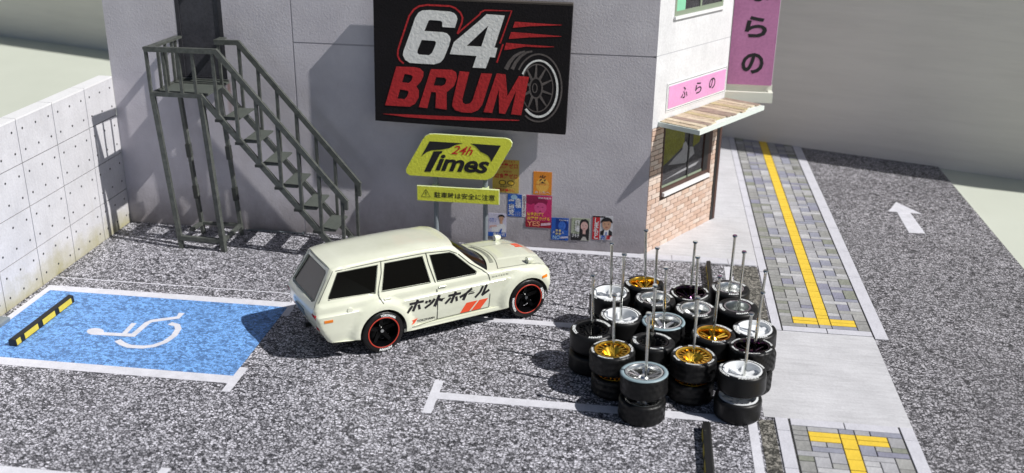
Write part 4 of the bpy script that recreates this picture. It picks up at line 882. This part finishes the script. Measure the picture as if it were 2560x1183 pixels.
def rim(parent, kind, m, zt, ro=0.43, dirn=1, wd=0.5):
    """rim whose face looks up (dirn 1) from height zt; barrel, spokes, hub"""
    q = MB(); D = dirn
    Z = lambda d: zt - d * D
    lip = {'deep': 0.19, 'deeper': 0.27}.get(kind, 0.13)
    if kind == 'disc': lip = 0.07
    q.lathe([(ro + 0.004, Z(0.02)), (ro - 0.005, Z(-0.012)), (ro - 0.04, Z(-0.012)), (ro - 0.055, Z(0.01)), (ro - 0.07, Z(lip)), (ro - 0.08, Z(lip + 0.16)), (ro - 0.03, Z(wd * 0.9)), (ro + 0.002, Z(wd * 0.9))], 56)
    b = q.build('rim', m, parent, smooth=45)
    s = MB(); rr = ro - 0.065
    if kind in ('five', 'deep', 'deeper'):
        n = 5; hz = lip + (0.03 if kind == 'five' else 0.0)
        for i in range(n): spoke(s, R(72 * i + 18), 0.05, rr, 0.13, 0.085, Z(hz + 0.02), Z(lip - 0.03), 0.05)
        s.lathe([(0.0, Z(hz - 0.015)), (0.06, Z(hz - 0.015)), (0.10, Z(hz + 0.02)), (0.10, Z(hz + 0.1))], 20)
    elif kind == 'mesh':
        for i in range(6):
            for o_ in (-0.17, 0.17): spoke(s, R(60 * i) + o_, 0.06, rr, 0.06, 0.05, Z(0.17), Z(0.07), 0.045)
        s.lathe([(0.0, Z(0.12)), (0.06, Z(0.12)), (0.11, Z(0.17)), (0.11, Z(0.24))], 20)
    elif kind == 'split':
        for i in range(5):
            for o_ in (-0.19, 0.19): spoke(s, R(72 * i + 10) + o_, 0.09, rr, 0.05, 0.06, Z(0.13), Z(0.06), 0.05)
        s.lathe([(0.0, Z(0.08)), (0.07, Z(0.08)), (0.12, Z(0.13)), (0.12, Z(0.2))], 20)
    elif kind == 'dish':
        s.lathe([(0.02, Z(0.25)), (0.10, Z(0.22)), (0.17, Z(0.13)), (0.225, Z(0.045)), (0.245, Z(0.035)), (0.245, Z(0.09))], 48)
        for i in range(16): spoke(s, R(22.5 * i), 0.235, rr + 0.005, 0.035, 0.055, Z(0.038), Z(0.03), 0.04)
        k_ = MB(); k_.lathe([(0.245, Z(0.065)), (rr + 0.01, Z(0.075))], 40); k_.build('slot_backing', MT['black_plastic'], b)
        s.lathe([(rr - 0.015, Z(0.05)), (rr - 0.01, Z(0.02)), (rr + 0.02, Z(0.005))], 48)
    elif kind == 'disc':
        for i in range(3): spoke(s, R(120 * i + 75), 0.04, rr, 0.15, 0.10, Z(0.10), Z(0.055), 0.05)
        s.lathe([(0.0, Z(0.12)), (0.30, Z(0.12)), (rr, Z(0.09))], 40)
    elif kind == 'fan':
        for i in range(7): spoke(s, R(51.4 * i + 10), 0.04, rr, 0.09, 0.10, Z(0.13), Z(0.09), 0.05)
        s.lathe([(0.0, Z(0.2)), (rr, Z(0.18))], 40)
    elif kind == 'many':
        for i in range(10): spoke(s, R(36 * i), 0.07, rr, 0.045, 0.035, Z(0.15), Z(0.07), 0.04)
        s.lathe([(0.0, Z(0.11)), (0.05, Z(0.11)), (0.09, Z(0.15)), (0.09, Z(0.2))], 20)
    s.build('spokes', m, b, smooth=30)
    d = MB(); d.lathe([(0.0, Z(0.33)), (ro - 0.07, Z(0.33))], 24); d.build('wheel_well', MT['rim_white'] if m == MT['rim_white'] else MT['black_plastic'], b)
    return b
STK = [  # x, y, head lean dx, pin height, rim kind, material, tyre rim radius, tread, letters, label
 (16.533,-5.422,-.046,1.344,'fan','rim_white',.45,0,3,'wheel pair with white spoked rim, rearmost on the left of the cluster'),
 (17.443,-4.657,-.08,1.47,'mesh','gold',.41,0,1,'wheel pair with gold meshed rim, the furthest back of the cluster'),
 (17.687,-5.618,-.016,1.367,'deep','chrome',.40,2,2,'wheel pair with deep chrome rim just in front of the rear gold one'),
 (18.649,-5.046,.019,1.375,'many','slick',.43,0,4,'wheel pair with dark oil slick rim in the back row'),
 (19.718,-4.604,.005,1.444,'deeper','chrome',.38,0,1,'wheel pair with deep chrome dish at the rear right, beside the black stopper'),
 (16.837,-6.79,.004,1.611,'five','rim_white',.44,0,3,'wheel pair with white five spoke rim behind the all black one'),
 (17.943,-6.984,-.056,1.397,'five','chrome',.46,1,5,'wheel pair with wide chrome rim and pale ring in the middle of the cluster'),
 (18.764,-6.09,-.069,1.373,'deep','chrome',.40,2,2,'wheel pair with deep chrome rim between the oil slick and gold five spoke ones'),
 (19.883,-5.759,-.007,1.463,'deeper','rim_grey',.35,0,1,'wheel pair with narrow grey deep rim and thick tyre, second from back on right'),
 (16.17,-7.638,-.049,1.359,'dish','rim_black',.40,0,1,'wheel pair with plain black rim at the left end of the cluster'),
 (17.648,-8.142,-.025,1.417,'dish','rim_black',.38,0,1,'wheel pair with black rim standing between the two gold dished ones'),
 (19.139,-7.445,.029,1.453,'split','gold',.42,0,1,'wheel pair with gold five spoke rim right of the centre of the cluster'),
 (20.229,-6.978,.072,1.481,'disc','rim_white',.44,0,1,'wheel pair with smooth white three spoke rim on the right edge'),
 (20.089,-8.043,.047,1.383,'many','slick',.43,1,4,'wheel pair with purple tinted oil slick rim on the right edge'),
 (16.743,-8.769,-.061,1.382,'dish','gold',.43,2,4,'wheel pair with shiny gold dished rim at the front left'),
 (18.621,-8.691,-.021,1.43,'dish','gold',.43,2,4,'wheel pair with shiny gold dished rim in the front middle'),
 (17.522,-9.802,-.038,1.465,'split','chrome',.44,2,5,'wheel pair with chrome spokes and grey blue ring, nearest the camera'),
 (19.754,-9.333,.013,1.419,'fan','rim_white',.45,0,3,'wheel pair with white rims on top and below at the front right')]
for i, (x, y, dx, hh, kind, mn, ro, tr, let, lab) in enumerate(STK):
    sy = y - 0.05
    e = empty('wheel_pair', (x, sy, 0.0), random.uniform(0, 6.28), lab, 'model wheels', 'pairs of model car wheels stacked on their axles')
    rz = e.rotation_euler.z
    if i in (16, 17, 14, 15, 11): e.rotation_euler.z = rz = [0, 0.3, 0.9, 1.2, 0.2][(16, 17, 14, 15, 11).index(i)]
    # lower wheel face up, upper wheel face up, slightly shifted on the shared pin
    inv = Matrix.Rotation(-rz, 3, 'Z')
    lo = inv @ Vector((random.uniform(-.05, .05), random.uniform(-.04, .04), 0))
    if i == 16: lo = inv @ Vector((-0.05, -0.0, 0))
    if i == 17: lo = inv @ Vector((-0.08, -0.05, 0))
    wd = 0.50; m = MT[mn]; gap = 0.13 if i in (14, 16, 17) else 0.09
    t1 = tyre_mesh(e, 0.545, wd, ro, tr, 0.004); t1.location = lo
    r1 = rim(e, kind, m, 0.004 + wd - 0.01, ro); r1.location = lo
    z1 = 0.004 + wd + gap
    t2 = tyre_mesh(e, 0.55, wd, ro, tr, z1); r2 = rim(e, kind, m, z1 + wd - 0.01, ro)
    tilt = inv @ Vector((random.uniform(-.05, .05) + (0.04 if i in (3, 13) else 0), random.uniform(-.06, .04), 0))
    top = z1 + wd
    words = []
    if let in (1, 2, 3):
        hl_ = 0.078 if let != 3 else 0.055; r0 = ro + (0.5475 - 0.045 - ro - hl_) * 0.5 + 0.008 if let != 3 else ro + 0.022; sp = {1: 62, 2: 75, 3: 84}[let]
        words = [('YOKOHAMA', 50 - math.degrees(rz), sp), ('ADVAN', -math.degrees(rz) - 75, sp * 0.7), ('YOKOHAMA', 190 - math.degrees(rz), sp)]
    elif let == 4:
        hl_ = 0.05; r0 = ro + 0.02; words = [('YOKOHAMA' if k % 2 else 'ADVAN', 60 * k + 20, 50 if k % 2 else 34) for k in range(6)]
    for wt, wa, ws_ in words:
        q = MB(); arc_text(q, wt, r0, hl_, wa, top + 0.004, ws_, 0.05); q.build('lettering', MT['white_ink'], t2)
    if let == 5:
        q = MB(); q.lathe([(ro + 0.015, top - 0.003), (ro + 0.02, top + 0.006), (0.535, top + 0.004), (0.548, top - 0.02)], 64); q.build('coloured_ring', MT['blue_ring'], t2, smooth=True)
    # the pin: through both wheels, headed at the top
    q = MB(); hd = inv @ Vector((dx, 0, 0)); base = Vector((0, 0, top - 0.32)); head = Vector((hd.x, hd.y, 1.14 + hh))
    q.tube(base - (head - base) * 0.4, head, 0.036, 12); ax = q.build('axle', MT['steel'], e, smooth=40)
    dn = (head - base).normalized(); q = MB(); q.tube(head - dn * 0.02, head + dn * 0.015, 0.05, 14, 0.07); q.tube(head + dn * 0.015, head + dn * 0.045, 0.07, 14, 0.055); q.build('pin_head', MT['steel'], ax, smooth=40)
    for a_, z_ in ((t2, 0), (r2, 0)):
        a_.rotation_euler = (tilt.y, tilt.x, 0)

# ================================================================ CAR
car = empty('estate_car', (10.852 + 0.62 * -1.25 * 1.0, -7.79 + 0.785 * 1.25, 0), R(37.4), 'ivory white toy estate car with black Japanese lettering and orange stripes', 'toy car')
ca, sa = math.cos(R(37.4)), math.sin(R(37.4))
car.location = (10.852 - sa * 1.22, -7.79 + ca * 1.22, 0.0)
WB, WR = 4.30, 0.575
SIDE = [(-1.42, 0.55), (-1.60, 0.86), (-1.70, 1.12), (-1.75, 1.45), (-1.64, 1.66), (-1.38, 2.08), (-1.19, 2.42), (-0.9, 2.465), (0.2, 2.49), (1.2, 2.49), (2.0, 2.455), (2.2, 2.41), (2.5, 2.12), (2.8, 1.83), (3.12, 1.585), (3.5, 1.565), (4.2, 1.535), (4.7, 1.48), (4.95, 1.40), (5.08, 1.26), (5.10, 1.1), (5.05, 0.90), (4.93, 0.62)]
def arch(cx, r, a0, a1, n=16): return [(cx + r * math.cos(R(a0 + (a1 - a0) * i / n)), WR + r * math.sin(R(a0 + (a1 - a0) * i / n))) for i in range(n + 1)]
LOW = arch(WB, 0.635, -2, 190) + [(3.5, 0.43), (0.82, 0.42)] + arch(0.0, 0.645, -10, 184)
OUT = SIDE + LOW
def ip(x, T):
    if x <= T[0][0]: return T[0][1]
    for (a, b), (c, d) in zip(T, T[1:]):
        if x <= c: return b + (d - b) * (x - a) / (c - a)
    return T[-1][1]
def smooth01(t): t = max(0.0, min(1.0, t)); return t * t * (3 - 2 * t)
def hw(x, z):
    y = ip(z, [(0.42, 1.02), (0.52, 1.10), (0.8, 1.14), (1.2, 1.168), (1.31, 1.172), (1.345, 1.125), (1.53, 1.120), (1.57, 1.10), (1.60, 1.06), (1.68, 1.04), (2.42, 0.86)])
    if x > 4.0: y -= 0.10 * ((x - 4.0) / 1.1) ** 2
    if x < -0.8: y -= 0.07 * ((-0.8 - x) / 0.95) ** 2
    if z < 1.5:
        for cx in (0.0, WB):
            r = math.hypot(x - cx, (z - WR) * 0.97)
            y = max(y, 1.115 + 0.125 * smooth01(1 - (r - 0.70) / 0.27)) if r < 1.0 else y
    return y
RIM_ = SIDE
RR = 0.085
def dist_rim(x, z):
    best = 9.0
    for (a, b), (c, d) in zip(RIM_, RIM_[1:]):
        ex, ez = c - a, d - b; t = max(0, min(1, ((x - a) * ex + (z - b) * ez) / (ex * ex + ez * ez))); best = min(best, math.hypot(x - a - t * ex, z - b - t * ez))
    return best
def sy_(x, z, o=0.0):
    d = dist_rim(x, z); y = hw(x, z)
    if d < RR: y -= RR - math.sqrt(max(0.0, RR * RR - (RR - d) ** 2))
    return y + o
W1 = [(-1.04, 2.32), (0.03, 2.32), (-0.13, 1.645), (-1.36, 1.70), (-1.33, 1.78)]
W2 = [(0.23, 2.325), (1.27, 2.315), (1.42, 1.615), (0.06, 1.65)]
W3 = [(1.49, 2.31), (2.06, 2.275), (2.17, 2.22), (2.76, 1.655), (2.74, 1.60), (1.62, 1.61)]
ext = []
x = -1.7
while x < 5.08:
    z = 0.5
    while z < 2.4:
        if inside((x, z), OUT) and not any(inside((x, z), h) for h in (W1, W2, W3)):
            if dist_rim(x, z) > 0.03: ext.append((x, z))
        z += 0.05
    x += 0.085
for (a, b), (c, d) in zip(SIDE, SIDE[1:]):       # rows close to the rounded edge
    L_ = math.hypot(c - a, d - b); nx_, nz_ = (d - b) / L_, -(c - a) / L_; k = max(1, int(L_ / 0.09))
    for j in range(k):
        for off in (0.006, 0.02, 0.045, 0.08):
            p_ = (a + (c - a) * (j + .5) / k + nx_ * off, b + (d - b) * (j + .5) / k + nz_ * off)
            if inside(p_, OUT): ext.append(p_)
for cx in (0.0, WB):
    for r in (0.68, 0.74, 0.81, 0.89, 0.97):
        for i in range(26):
            p_ = (cx + r * math.cos(R(-5 + 190 * i / 25)), WR + r * math.sin(R(-5 + 190 * i / 25)))
            if inside(p_, OUT) and p_[1] > 0.46: ext.append(p_)
for sgn, nm in ((-1, 'right'), (1, 'left')):
    fn = lambda u, v, d: (u, sgn * (sy_(u, v) - d), v)
    o = flat('body_side', OUT, fn, MT['car'], car, holes=(W1, W2, W3), extra=ext, t=0.05)
    me = o.data; me.polygons.foreach_set('use_smooth', [True] * len(me.polygons)); me.set_sharp_from_angle(angle=R(42))
    for k, Wn in enumerate((W1, W2, W3)):
        flat('side_window', scale2(Wn, 1.05), (lambda u, v, d: (u, sgn * (hw(u, v) - 0.035 - d), v)), MT['car_glass'], car, t=0.02)
        q = MB(); strip(q, scale2(Wn, 1.015), 0.022, (lambda u, v, d: (u, sgn * (sy_(u, v) + 0.003), v)), closed=True); q.build('window_seal', MT['gap'], car)
# top surfaces: rows of points from one side edge to the other
def grid(name, rowsf, nu, nv, m, smooth=True, sharp=60):
    q = MB(); vs = [rowsf(i / nu, -1 + 2 * j / nv) for i in range(nu + 1) for j in range(nv + 1)]
    q.add(vs, [(i * (nv + 1) + j, i * (nv + 1) + j + 1, (i + 1) * (nv + 1) + j + 1, (i + 1) * (nv + 1) + j) for i in range(nu) for j in range(nv)])
    return q.build(name, m, car, smooth=smooth, fix=False)
SX = [(a, b) for a, b in SIDE]
def zt(x): return ip(x, [p for p in SIDE[6:22]])
def ye(x): return hw(x, zt(x)) - RR
def crown(t): return 1 - t * t
def roof(u, t):
    x0 = -1.19 - 0.05 * crown(t); x1 = 2.2 + 0.09 * crown(t); x = x0 + (x1 - x0) * u; xs_ = min(max(x, -1.19), 2.2)
    zz = ip(xs_, [(-1.19, 2.42), (-0.9, 2.465), (0.2, 2.49), (1.2, 2.49), (2.0, 2.455), (2.2, 2.41)])
    return (x, t * ye(min(max(-1.19 + 3.39 * u, -1.19), 2.2)), zz + 0.065 * (1 - t ** 4) * (1 - 0.3 * smooth01((u - 0.78) / 0.22)))
grid('roof', roof, 40, 20, MT['car'])
def cowl(t): return 3.12 + 0.30 * crown(t)
def shield(u, t):
    a = roof(1, t); b_ = (cowl(t), t * ye(3.12), 1.585 + 0.05 * crown(t)); k = u
    return tuple(a[i] + (b_[i] - a[i]) * k - (0.02 if i == 2 else 0) for i in range(3))
grid('windscreen', shield, 10, 16, MT['car_glass'])
def top(u, t):
    x0 = cowl(t); x1 = 4.97 + 0.07 * crown(t); x = x0 + (x1 - x0) * u; xe_ = 3.12 + (4.95 - 3.12) * u
    bulge = 0.014 * smooth01((0.52 - abs(t)) / 0.06) * smooth01((u - 0.2) / 0.02)
    return (x, t * ye(xe_), zt(xe_) + 0.06 * crown(t) + bulge)
grid('bonnet', top, 50, 60, MT['car'])
def hline(pts, wd=0.02, name='panel_gap', m=None, h=0.004):
    q = MB(); L, R2 = stroke(pts, wd); n = len(pts)
    vs = [tuple(Vector(top(*p)) + Vector((0, 0, h))) for p in L] + [tuple(Vector(top(*p)) + Vector((0, 0, h))) for p in R2]
    q.add(vs, [(i, i + 1, n + i + 1, n + i) for i in range(n - 1)]); return q.build(name, m or MT['gap'], car)
hline([(0.17, -0.97 + 1.94 * i / 30) for i in range(31)], 0.012)
for s_ in (-1, 1): hline([(0.17 + 0.74 * i / 20, s_ * (0.97 - 0.0 * i)) for i in range(21)], 0.016)
q = MB()       # cowl louvres
for i in range(22):
    t_ = 0.0 + (i - 10.5) / 10.5 * 0.62; p0 = Vector(top(0.055, t_)); p1 = Vector(top(0.125, t_)); q.bar(p0 + Vector((0, 0, 0.004)), p1 + Vector((0, 0, 0.004)), 0.016, 0.014)
lo_ = q.build('cowl_louvres', MT['gap'], car); lo_['kind'] = 'stuff'
for (t0, t1) in ((0.10, 0.24), (0.27, 0.41)):   # two orange blocks on the bonnet nose
    q = MB(); n = 8; vs = []
    for i in range(n + 1):
        for tt in (t0, t1): u_ = 0.76 + 0.15 * i / n; vs.append(tuple(Vector(top(u_, tt)) + Vector((0, 0, 0.004))))
    q.add(vs, [(2 * i, 2 * i + 1, 2 * i + 3, 2 * i + 2) for i in range(n)]); q.build('orange_block', MT['orange'], car)
# nose
def nose(u, t):
    pts = SIDE[18:]; k = u * (len(pts) - 1); i = min(int(k), len(pts) - 2); f = k - i
    x = pts[i][0] + (pts[i + 1][0] - pts[i][0]) * f; z = pts[i][1] + (pts[i + 1][1] - pts[i][1]) * f
    return (x + 0.08 * crown(t), t * (hw(x, z) - RR), z + 0.05 * crown(t) * (1 - u))
grid('nose_panel', nose, 14, 16, MT['car'])
q = MB(); q.box((5.10, -0.85, 0.92), (5.19, 0.85, 1.22)); q.build('grille', MT['black_plastic'], car)
for s_ in (-1, 1):
    for y in (0.52, 0.74): q = MB(); q.tube((5.15, s_ * y, 1.07), (5.215, s_ * y, 1.07), 0.095, 20, 0.085); q.build('headlight', MT['lens'], car, smooth=40)
# tail: slanted rear panel with window opening
def rear_pt(y, z, o=0.0):
    x = ip(z, [(0.55, -1.42), (0.86, -1.60), (1.12, -1.70), (1.45, -1.75), (1.66, -1.64), (2.08, -1.38), (2.39, -1.19)])
    e_ = max(0.2, hw(x, z) - RR); t_ = max(-1, min(1, y / e_)); return (x - 0.05 * crown(t_) - o, y, z + 0.0)
RP = [(0.55, 0.0), (2.455, 0.0)]
rpoly = []
zz_ = [0.55, 0.7, 0.86, 1.0, 1.12, 1.3, 1.45, 1.55, 1.66, 1.85, 2.08, 2.25, 2.39]
def xr(z): return ip(z, [(0.55, -1.42), (0.86, -1.60), (1.12, -1.70), (1.45, -1.75), (1.66, -1.64), (2.08, -1.38), (2.39, -1.19)])
for z in zz_: rpoly.append((-(hw(xr(z), z) - RR), z))
for k in range(1, 12): t_ = -1 + 2 * k / 12; rpoly.append((t_ * ye(-1.19), 2.39 + 0.065 * (1 - t_ ** 4)))
for z in zz_[::-1]: rpoly.append(((hw(xr(z), z) - RR), z))
RW = [(-0.80, 1.66), (-0.70, 1.62), (0.70, 1.62), (0.80, 1.66), (0.66, 2.28), (0.60, 2.32), (-0.60, 2.32), (-0.66, 2.28)]
ex2 = [(-0.95 + 0.1 * i, 0.6 + 0.09 * j) for i in range(20) for j in range(21)]
ex2 = [p_ for p_ in ex2 if inside(p_, scale2(rpoly, 0.97)) and not inside(p_, RW)]
o = flat('tailgate', rpoly, lambda u, v, d: tuple(Vector(rear_pt(u, v)) + Vector((d, 0, 0))), MT['car'], car, holes=(RW,), extra=ex2, t=0.05)
o.data.polygons.foreach_set('use_smooth', [True] * len(o.data.polygons)); o.data.set_sharp_from_angle(angle=R(40))
flat('rear_window', scale2(RW, 1.04), lambda u, v, d: tuple(Vector(rear_pt(u, v, -0.05)) + Vector((d, 0, 0))), MT['rear_glass'], car, t=0.02)
q = MB(); rf_ = lambda u, v, d: rear_pt(u, v, 0.004); strip(q, scale2(RW, 1.01), 0.022, rf_, closed=True); q.build('window_seal', MT['gap'], car)
q = MB()
for s_ in (-1, 1): strip(q, [(s_ * (hw(xr(z), z) - RR - 0.005), z) for z in (1.5, 1.66, 1.85, 2.05, 2.25, 2.38)], 0.018, rf_)
strip(q, [(ye(-1.19) * (-1 + 2 * k / 12), 2.365 + 0.06 * (1 - (-1 + k / 6) ** 4)) for k in range(13)], 0.016, rf_); q.build('panel_gap', MT['gap'], car)
flat('number_plate', rect(-0.28, 1.02, 0.28, 1.24), lambda u, v, d: tuple(Vector(rear_pt(u, v, 0.012)) + Vector((d, 0, 0))), MT['plate'], car, t=0.02)
q = MB(); strip(q, [(-0.36, 0.95), (-0.36, 1.33), (0.36, 1.33), (0.36, 0.95), (-0.36, 0.95)], 0.02, rf_); q.build('panel_crease', MT['gap'], car)
for s_ in (-1, 1):
    flat('tail_lamp', [(s_ * a, b) for a, b in ((0.86, 0.90), (1.02, 0.90), (1.05, 1.36), (0.86, 1.36))], lambda u, v, d: tuple(Vector(rear_pt(u, v, 0.012)) + Vector((d, 0, 0))), MT['tail_red'], car, t=0.05)
# chassis and dark cabin filling
q = MB(); q.box((-1.25, -0.86, 0.34), (4.80, 0.86, 1.34)); q.build('chassis', MT['black_plastic'], car)
q = MB(); q.add([(-1.3, -0.8, 1.3), (2.9, -0.8, 1.3), (2.9, 0.8, 1.3), (-1.3, 0.8, 1.3), (-1.0, -0.7, 2.2), (2.0, -0.7, 2.2), (2.0, 0.7, 2.2), (-1.0, 0.7, 2.2)], [(0, 3, 2, 1), (4, 5, 6, 7), (0, 1, 5, 4), (1, 2, 6, 5), (2, 3, 7, 6), (3, 0, 4, 7)]); q.build('cabin_insert', MT['black_plastic'], car)
q = MB(); q.box((-0.02, -0.05, 0.33), (0.0, 0.05, 0.34)); q.tube((-1.5, 0.55, 0.36), (-1.2, 0.55, 0.36), 0.07, 12); q.build('exhaust', MT['black_plastic'], car)
# side details laid on the body surface
for s_ in (-1, 1):
    F_ = lambda o: (lambda u, v, d: (u, s_ * (sy_(u, v, o) - d), v))
    q = MB(); fF = F_(0.008)
    strip(q, [(0.13, 2.40), (0.10, 2.1), (-0.03, 1.72), (-0.05, 1.55), (0.03, 1.38)], 0.02, fF)
    strip(q, [(1.38, 2.39), (1.42, 2.1), (1.55, 1.6), (1.565, 1.4), (1.565, 1.0), (1.565, 0.55)], 0.026, fF)
    strip(q, [(2.30, 2.20), (2.6, 1.90), (2.95, 1.66), (3.10, 1.52), (3.14, 1.36), (3.13, 0.9), (3.12, 0.555)], 0.022, fF)
    strip(q, [(0.80, 0.53), (1.565, 0.545), (3.12, 0.55)], 0.016, fF); strip(q, [(-1.08, 2.375), (0.1, 2.40), (1.38, 2.39), (2.05, 2.33), (2.27, 2.22)], 0.016, fF)
    strip(q, [(-1.60, 1.66), (-1.35, 2.06), (-1.15, 2.38)], 0.012, fF)
    q.build('panel_gap', MT['gap'], car)
    for x0 in (0.06, 1.63):
        q = MB(); P0, P1 = Vector((x0, s_ * (sy_(x0, 1.47) + 0.018), 1.475)), Vector((x0 + 0.2, s_ * (sy_(x0 + 0.2, 1.47) + 0.018), 1.465)); q.tube(P0, P1, 0.024, 8); q.build('door_handle', MT['car'], car, smooth=50)
    q = MB(); yy = sy_(-0.85, 1.36); q.tube((-0.85, s_ * (yy - 0.02), 1.36), (-0.85, s_ * (yy + 0.035), 1.36), 0.085, 20, 0.07)
    if s_ < 0: q.build('fuel_cap', MT['car'], car, smooth=50)
    flat('side_marker', [(-1.53, 1.145), (-1.31, 1.145), (-1.31, 1.215), (-1.53, 1.215)], F_(0.012), MT['amber'], car, t=0.02)
    flat('side_marker', rrect(4.72, 1.12, 4.92, 1.19, 0.03), F_(0.012), MT['amber'], car, t=0.02)
    for off in (0,): 
        flat('orange_stripe', [(2.24, 0.56), (2.52, 0.56), (2.76, 0.845), (2.42, 0.845)], F_(0.005), MT['orange'], car, extra=[(2.45, 0.7)])
        flat('orange_stripe', [(2.58, 0.56), (2.86, 0.56), (3.08, 0.845), (2.81, 0.845)], F_(0.005), MT['orange'], car, extra=[(2.82, 0.7)])
    if s_ < 0:
        q = MB(); fT = F_(0.006)
        KANA = {'ho': [((0.08, 0.74), (1.0, 0.74), .15), ((0.54, 1.0), (0.54, 0.0), .17), ((0.34, 0.52), (0.10, 0.05), .15), ((0.74, 0.52), (0.96, 0.05), .15)],
                'tsu': [((0.08, 0.95), (0.16, 0.62), .16), ((0.42, 1.0), (0.50, 0.66), .16), ((0.92, 1.0), (0.84, 0.5), .17), ((0.84, 0.5), (0.36, 0.02), .15)],
                'to': [((0.25, 1.0), (0.25, 0.0), .2), ((0.25, 0.66), (0.85, 0.42), .17)], 'i': [((0.95, 1.0), (0.5, 0.55), .17), ((0.5, 0.58), (0.05, 0.36), .17), ((0.56, 0.58), (0.56, 0.0), .19)],
                'ru': [((0.30, 0.96), (0.28, 0.45), .15), ((0.28, 0.45), (0.04, 0.0), .15), ((0.58, 1.0), (0.58, 0.06), .17), ((0.56, 0.08), (1.0, 0.46), .16)]}
        for kn, u0, w_, v0, h_ in (('ho', 0.62, 0.44, 0.955, 0.31), ('tsu', 1.10, 0.26, 0.965, 0.22), ('to', 1.40, 0.30, 0.955, 0.31), ('ho', 1.74, 0.40, 0.95, 0.31), ('i', 2.15, 0.30, 0.95, 0.30), ('ru', 2.66, 0.38, 0.95, 0.31)):
            for (a_, b_, t_) in KANA[kn]:
                sh = lambda p: (u0 + p[0] * w_ + p[1] * 0.14, v0 + p[1] * h_)
                strip(q, [sh(a_), sh(b_)], t_ * 0.45, fT)
        flat('', [(1.60, 1.12), (1.76, 1.12), (1.78, 1.15), (1.62, 1.15)], fT, None, None, mb=q); flat('', [(2.46, 1.085), (2.64, 1.085), (2.66, 1.12), (2.48, 1.12)], fT, None, None, mb=q)
        fit_text(q, 'HW', (2.46, 1.13, 2.66, 1.175), fT, shear=0.5, bold=0.01)
        q.build('door_lettering', MT['ink'], car)
        q = MB(); flat('', [(0.80, 0.715), (1.0, 0.715), (0.90, 0.60), (0.78, 0.60), (0.85, 0.66)], fT, None, None, mb=q); q.build('orange_flash', MT['orange'], car)
        q = MB(); fit_text(q, 'YOKOHAMA', (0.98, 0.595, 1.50, 0.66), fT, bold=0.015); q.build('sponsor_lettering', MT['ink'], car)
    q = MB(); fit_text(q, 'DATSUN', (3.22, 1.405, 3.70, 1.445) if s_ < 0 else (3.70, 1.405, 3.22, 1.445), F_(0.005), space=1.6); q.build('badge_lettering', MT['gap'], car)
# sills and wing mirrors
for s_ in (-1, 1):
    q = MB(); q.bar((0.60, s_ * 1.10, 0.455), (3.68, s_ * 1.10, 0.455), 0.09, 0.10); q.build('sill', MT['car'], car)
    xm, ym = 4.42, s_ * 0.93; q = MB()
    q.tube((xm, ym, 1.50), (xm + 0.02, ym, 1.58), 0.06, 12, 0.05)
    n0 = len(q.v)
    M_ = Matrix.Translation((xm, ym, 1.60)) @ Matrix.Rotation(R(90), 4, 'Y')
    q.xf = M_; q.lathe([(0.0, -0.02), (0.095, -0.02), (0.10, 0.0), (0.085, 0.10), (0.05, 0.18), (0.0, 0.2)], 18); q.xf = None
    mo = q.build('wing_mirror', MT['car'], car, smooth=50)
    q = MB(); q.xf = M_; q.lathe([(0.0, -0.024), (0.08, -0.024), (0.085, -0.02)], 18); q.xf = None; q.build('mirror_glass', MT['rim_grey'], mo)
# road wheels
def road_wheel(x, s_):
    e = empty('road_wheel', (x, s_ * 1.22, WR)); e.parent = car
    e.rotation_euler = (R(90) if s_ < 0 else R(-90), 0, 0)       # local z looks outward
    wd = 0.40
    t_ = tyre_mesh(e, WR - 0.005, wd, 0.43, 1, -wd)
    b = rim(e, 'five', MT['rim_black'], -0.02, 0.43, 1, wd)
    q = MB(); q.lathe([(0.403, 0.006), (0.406, 0.010), (0.428, 0.010), (0.434, 0.004)], 72); q.build('red_ring', MT['ring_red'], b, smooth=True)
    q = MB(); q.tube((0, 0, -0.14), (0, 0, -0.10), 0.045, 14); q.build('hub_cap', MT['rim_grey'], b, smooth=40)
    q = MB(); top_a = 90 if s_ < 0 else -90
    arc_text(q, 'YOKOHAMA', 0.452, 0.062, (72 if x < 1 else 190), 0.005, 54, 0.06); q.build('lettering', MT['white_ink'], t_)
    q = MB(); arc_text(q, 'ADVAN', 0.452, 0.066, (-84 if x < 1 else 12), 0.005, 44, 0.07); q.build('lettering', MT['white_ink'], t_)
for x_ in (0.0, WB):
    for s_ in (-1, 1): road_wheel(x_, s_)
